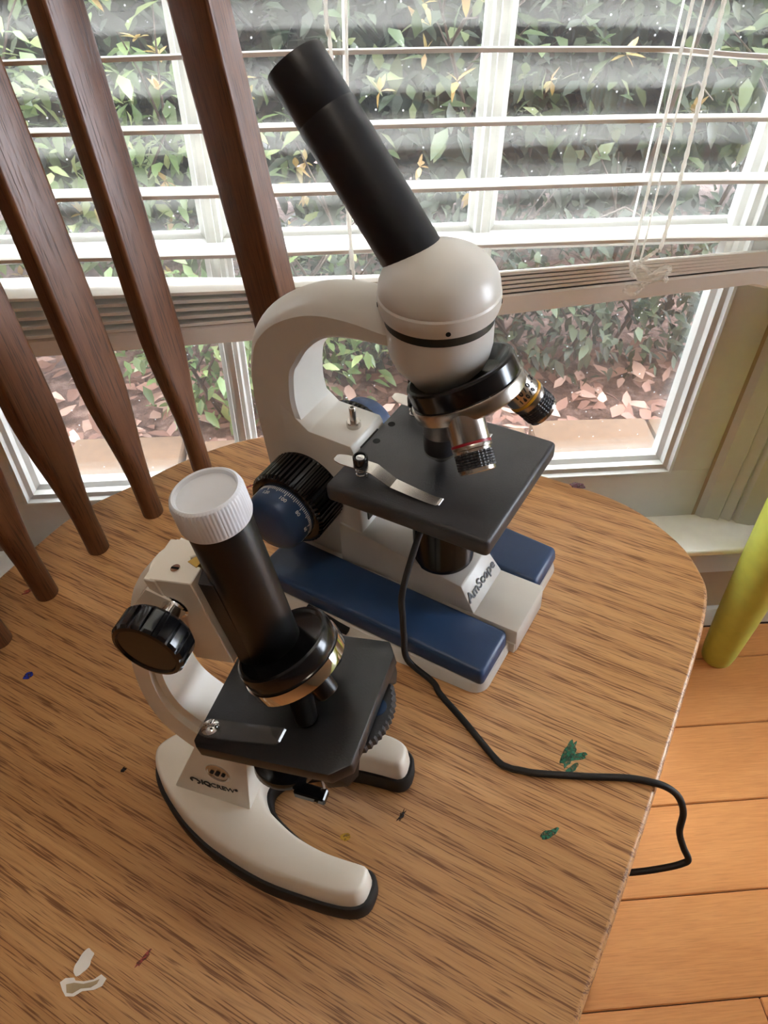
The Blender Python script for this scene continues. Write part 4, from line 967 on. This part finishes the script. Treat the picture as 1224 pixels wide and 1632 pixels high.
# C arm
st = [((-.0770, .0700), (-.0880, .0560), .002), ((-.0800, .0890), (-.1005, .0730), .003), ((-.0890, .0985), (-.1082, .0800), .003), ((-.1010, .1120), (-.1170, .0945), .003), ((-.1050, .1280), (-.1204, .1151), .003), ((-.1035, .1480), (-.1188, .1410), .003), ((-.0960, .1720), (-.1125, .1700), .004), ((-.0860, .1900), (-.1035, .1930), .004), ((-.0740, .2050), (-.0905, .2115), .003)]
rings = []
for p, q, c in st:
    p = Vector((p[0], 0, p[1])); q = Vector((q[0], 0, q[1])); d = (q - p).normalized(); w = .0115
    ring = [p + Vector((0, -w, 0)), q + Vector((0, -w + .001, 0)) - d * .001]
    for k in range(1, 6): t = k / 6; ring.append(q + d * c * math.sin(PI * t) + Vector((0, (-w + 2 * w * t) * .92, 0)))
    ring += [q + Vector((0, w - .001, 0)) - d * .001, p + Vector((0, w, 0))]; rings.append(ring)
dense = [catmull([r[j] for r in rings], 4) for j in range(len(rings[0]))]
bm = bmesh.new(); loft(bm, [[dense[j][i] for j in range(len(dense))] for i in range(len(dense[0]))]); finish(bm, 'arm', M['enamel_b'], B, None, 45)
# raised rib down the side of the arm
bm = bmesh.new(); rings = []
for p, q, c in st[1:]:
    p = Vector((p[0], 0, p[1])); q = Vector((q[0], 0, q[1])); m1 = p.lerp(q, .32); m2 = p.lerp(q, .92)
    rings.append([m1 + Vector((0, -.0145, 0)), m2 + Vector((0, -.0145, 0)), m2 + Vector((0, .0145, 0)), m1 + Vector((0, .0145, 0))])
dense = [catmull([r[j] for r in rings], 4) for j in range(4)]
loft(bm, [[dense[j][i] for j in range(4)] for i in range(len(dense[0]))]); finish(bm, 'arm_flange', M['enamel_b'], B, None, 45)
tau = math.radians(8.5)
TB = Matrix.Rotation(-tau, 4, 'Y')                                   # tips the front up
E1 = Vector((math.cos(tau), 0, math.sin(tau))); E3 = Vector((-math.sin(tau), 0, math.cos(tau)))
BR = Matrix.Translation((-.0896, 0, .2165)) @ TB                     # bracket frame: x forward, origin at its top rear edge
bm = bmesh.new(); prism(bm, [(.0030, -.0134), (.0222, -.0134), (.0222, -.0045), (.0180, -.0036), (.0145, .0), (.0180, .0020), (.0222, .0024), (.0222, .0088), (.0030, .0088)], -.0505, .0, .0004, 1, mtx=BR); prism(bm, [(.0, -.0134), (.0060, -.0140), (.0060, .0088), (.0, .0088)], -.020, -.0003, .0004, 1, mtx=BR); finish(bm, 'focus_bracket', M['enamel_b'], B)
bm = bmesh.new(); lathe(bm, [(0, 0), (.0020, 0), (.0020, .0006), (0, .0006)], 16, mtx=BR @ Matrix.Translation((.0118, -.0068, 0))); finish(bm, 'bracket_screw', M['chrome'], B)
bm = bmesh.new(); box(bm, .0101, .0135, -.0071, -.0065, .0006, .0009, mtx=BR); finish(bm, 'screw_slot', M['dark_hole'], B)
bm = bmesh.new(); prism(bm, [(.0172, -.0020), (.0215, -.0030), (.0240, -.0115), (.0310, -.0118), (.0310, .0082), (.0240, .0080), (.0215, .0020), (.0172, .0012)], -.0600, -.0016, mtx=BR); finish(bm, 'slide_plate', M['black_matt_b'], B)
bm = bmesh.new(); prism(bm, [(.0152, -.0028), (.0205, -.0052), (.0215, -.0020), (.0180, .0010)], -.048, .0004, mtx=BR); finish(bm, 'rack', M['brass'], B)
def small_knob(s):
    mt = along((-.0795, .0235 * s, .2020), (0, s, 0))
    bm = bmesh.new(); rib = lambda a, z_: (.0005 if (a / (2 * PI) * 17) % 1 < .72 else -.0006) if .001 < z_ < .0118 else 0
    lathe(bm, [(0, 0), (.0135, 0), (.0142, .0012), (.0146, .0020), (.0146, .0110), (.0142, .0122), (.0128, .0126), (.0122, .0118), (0, .0118)], 17 * 12, mtx=mt, mod=rib); k = finish(bm, 'focus_knob', M['black_gloss'], B, None, 30)
    bm = bmesh.new(); lathe(bm, [(0, -.0115), (.0062, -.0115), (.0062, -.0098), (.0050, -.0095), (.0046, -.0085), (.0046, .001), (0, .001)], 24, mtx=mt); finish(bm, 'knob_shaft', M['chrome'], B)
small_knob(-1); small_knob(1)
# tube and cap
tb_ = math.radians(7.0); TB0 = Vector((-.0466, 0, .1600)); E3b = Vector((-math.sin(tb_), 0, math.cos(tb_))); tm = along(TB0, E3b)
bm = bmesh.new(); lathe(bm, [(0, -.004), (.0185, -.004), (.0160, .0), (.0138, .004), (.0126, .010), (.0124, .020), (.0124, .094), (.0120, .095), (0, .095)], 48, mtx=tm); finish(bm, 'body_tube', M['black_tube_b'], B, None, 40)
bm = bmesh.new(); rib = lambda a, z_: (.00022 if (a / (2 * PI) * 60) % 1 < .5 else -.00010) if .0868 < z_ < .0975 else 0
lathe(bm, [(0, .0858), (.0134, .0858), (.0136, .0864), (.0136, .0872), (.0136, .0970), (.0132, .0988), (.0122, .0996), (.0115, .0992), (.0110, .0978), (0, .0976)], 240, mtx=tm, mod=rib); finish(bm, 'dust_cap', M['milky'], B, None, 40)
# nosepiece
pu = math.radians(-15); al2 = math.radians(20)
U2 = math.cos(pu) * E1 + math.sin(pu) * Vector((0, 1, 0)); N2 = math.cos(al2) * E3 - math.sin(al2) * U2; e1 = math.cos(al2) * U2 + math.sin(al2) * E3; e2 = N2.cross(e1)
c2 = Vector((-.0365, -.003, .1650))
NM = Matrix(((e1.x, e2.x, N2.x, c2.x), (e1.y, e2.y, N2.y, c2.y), (e1.z, e2.z, N2.z, c2.z), (0, 0, 0, 1)))
bm = bmesh.new(); lathe(bm, [(0, -.0016), (.0218, -.0016), (.0227, -.001), (.0228, .0015), (.0227, .0045), (0, .0045)], 56, mtx=NM); finish(bm, 'nosepiece', M['chrome'], B)
bm = bmesh.new(); lathe(bm, [(0, .0040), (.0216, .0040), (.0220, .0050), (.0220, .0108), (.0216, .0122), (.0206, .0128), (.0196, .0126), (.0186, .0116), (.0150, .0105), (0, .0102)], 56, mtx=NM); finish(bm, 'nosepiece_cap', M['black_gloss'], B, None, 25)
for k, (a, ln) in enumerate(((-2.35, .025), (-.25, .012), (1.9, .020))):
    p0 = NM @ Vector((.0125 * math.cos(a), .0125 * math.sin(a), 0)); d = (NM.to_3x3() @ Vector((.36 * math.cos(a), .36 * math.sin(a), -1))).normalized()
    if k == 0: p0 = Vector((-.0340, -.0100, .1600)); d = Vector((.06, -.09, -1)).normalized(); ln = .0235
    bm = bmesh.new(); lathe(bm, [(0, -.004), (.0062, -.004), (.0062, .004), (.0056, .005), (.0053, ln - .001), (.0048, ln), (0, ln)], 28, mtx=along(p0, d)); finish(bm, 'objective', M['black_tube_b'], B)
# stage
SM = Matrix.Translation((-.081, 0, .1275)) @ TB
bm = bmesh.new(); c = .0085
prism(bm, [(.003, -.035), (.0685, -.035), (.0765, -.0285), (.0775, .029), (.0730, .0360), (.0, .0355), (.0, -.032)], -.0075, 0, .0009, 2, mtx=SM)
hexa(bm, [(.0700, .019, -.0165), (.0770, .024, -.0165), (.0700, .033, -.0165), (.0755, .030, -.0165), (.0695, .014, -.002), (.0774, .014, -.002), (.0695, .0355, -.002), (.0740, .0350, -.002)], .0004, 1, mtx=SM)
hexa(bm, [(.064, -.034, -.0150), (.0730, -.031, -.0150), (.064, -.0235, -.0150), (.0755, -.0255, -.0150), (.062, -.0345, -.002), (.0690, -.0345, -.002), (.062, -.019, -.002), (.0774, -.019, -.002)], .0004, 1, mtx=SM)
finish(bm, 'stage', M['black_matt_b'], B)
bm = bmesh.new(); rib = lambda a, z_: .0004 * math.sin(a * 60)
lathe(bm, [(0, 0), (.0275, 0), (.0285, .0008), (.0285, .0040), (.0275, .0048), (0, .0048)], 240, mtx=SM @ Matrix.Translation((.0535, .004, -.0150)), mod=rib); dw = finish(bm, 'filter_wheel', M['black_matt'], B)
bm = bmesh.new(); lathe(bm, [(0, 0), (.0045, 0), (.0045, .0004), (0, .0004)], 20, mtx=SM @ Matrix.Translation((.0745, .006, -.0102))); finish(bm, 'blue_filter', M['blue'], dw, label='small blue filter')
bm = bmesh.new(); strip(bm, [SM @ Vector(p) for p in ((.0020, -.0262, .0030), (.0040, -.0262, .0030), (.0080, -.0262, .0029), (.0200, -.0250, .0020), (.0370, -.0232, .0013), (.0400, -.0230, .0014), (.0425, -.0228, .0030))], [.0055, .0085, .0095, .0090, .0085, .0082, .0070], (SM.to_3x3() @ Vector((.06, 1, 0))), .0011); cl = finish(bm, 'stage_clip', M['clear'], B, None, 20, label='clear plastic stage clip')
bm = bmesh.new(); lathe(bm, [(0, -.001), (.0042, -.001), (.0042, .0034), (.0036, .0040), (.0030, .0044), (0, .0056)], 24, mtx=SM @ Matrix.Translation((.0075, -.0262, .0005)))
for q in (0, PI / 2): box(bm, -.0026, .0026, -.0004, .0004, .0050, .0058, mtx=SM @ Matrix.Translation((.0075, -.0262, .0005)) @ Matrix.Rotation(q, 4, 'Z'))
finish(bm, 'clip_screw', M['chrome'], cl)
# mirror holder under the stage
bm = bmesh.new()
lathe(bm, [(0, 0), (.0165, 0), (.0172, .001), (.0172, .0048), (.0160, .0056), (0, .0056)], 36, mtx=Matrix.Translation((-.0570, -.004, .0640)) @ Matrix.Rotation(-.25, 4, 'X'))
box(bm, -.0470, -.0300, -.0190, -.0120, .0630, .0685, .0008, 1); box(bm, -.0680, -.0440, -.0060, .006, .066, .115, .001, 1)
mh = finish(bm, 'mirror_holder', M['black_gloss'], B, None, 35)
bm = bmesh.new(); lathe(bm, [(0, 0), (.0011, 0), (.0011, .001), (0, .001)], 12, mtx=along((-.0345, -.0190, .0658), (0, -1, .2))); tube(bm, [(-.033, -.014, .069), (-.031, -.014, .0725), (-.034, -.010, .074)], .0008, 8); finish(bm, 'mirror_pin', M['steel'], mh)
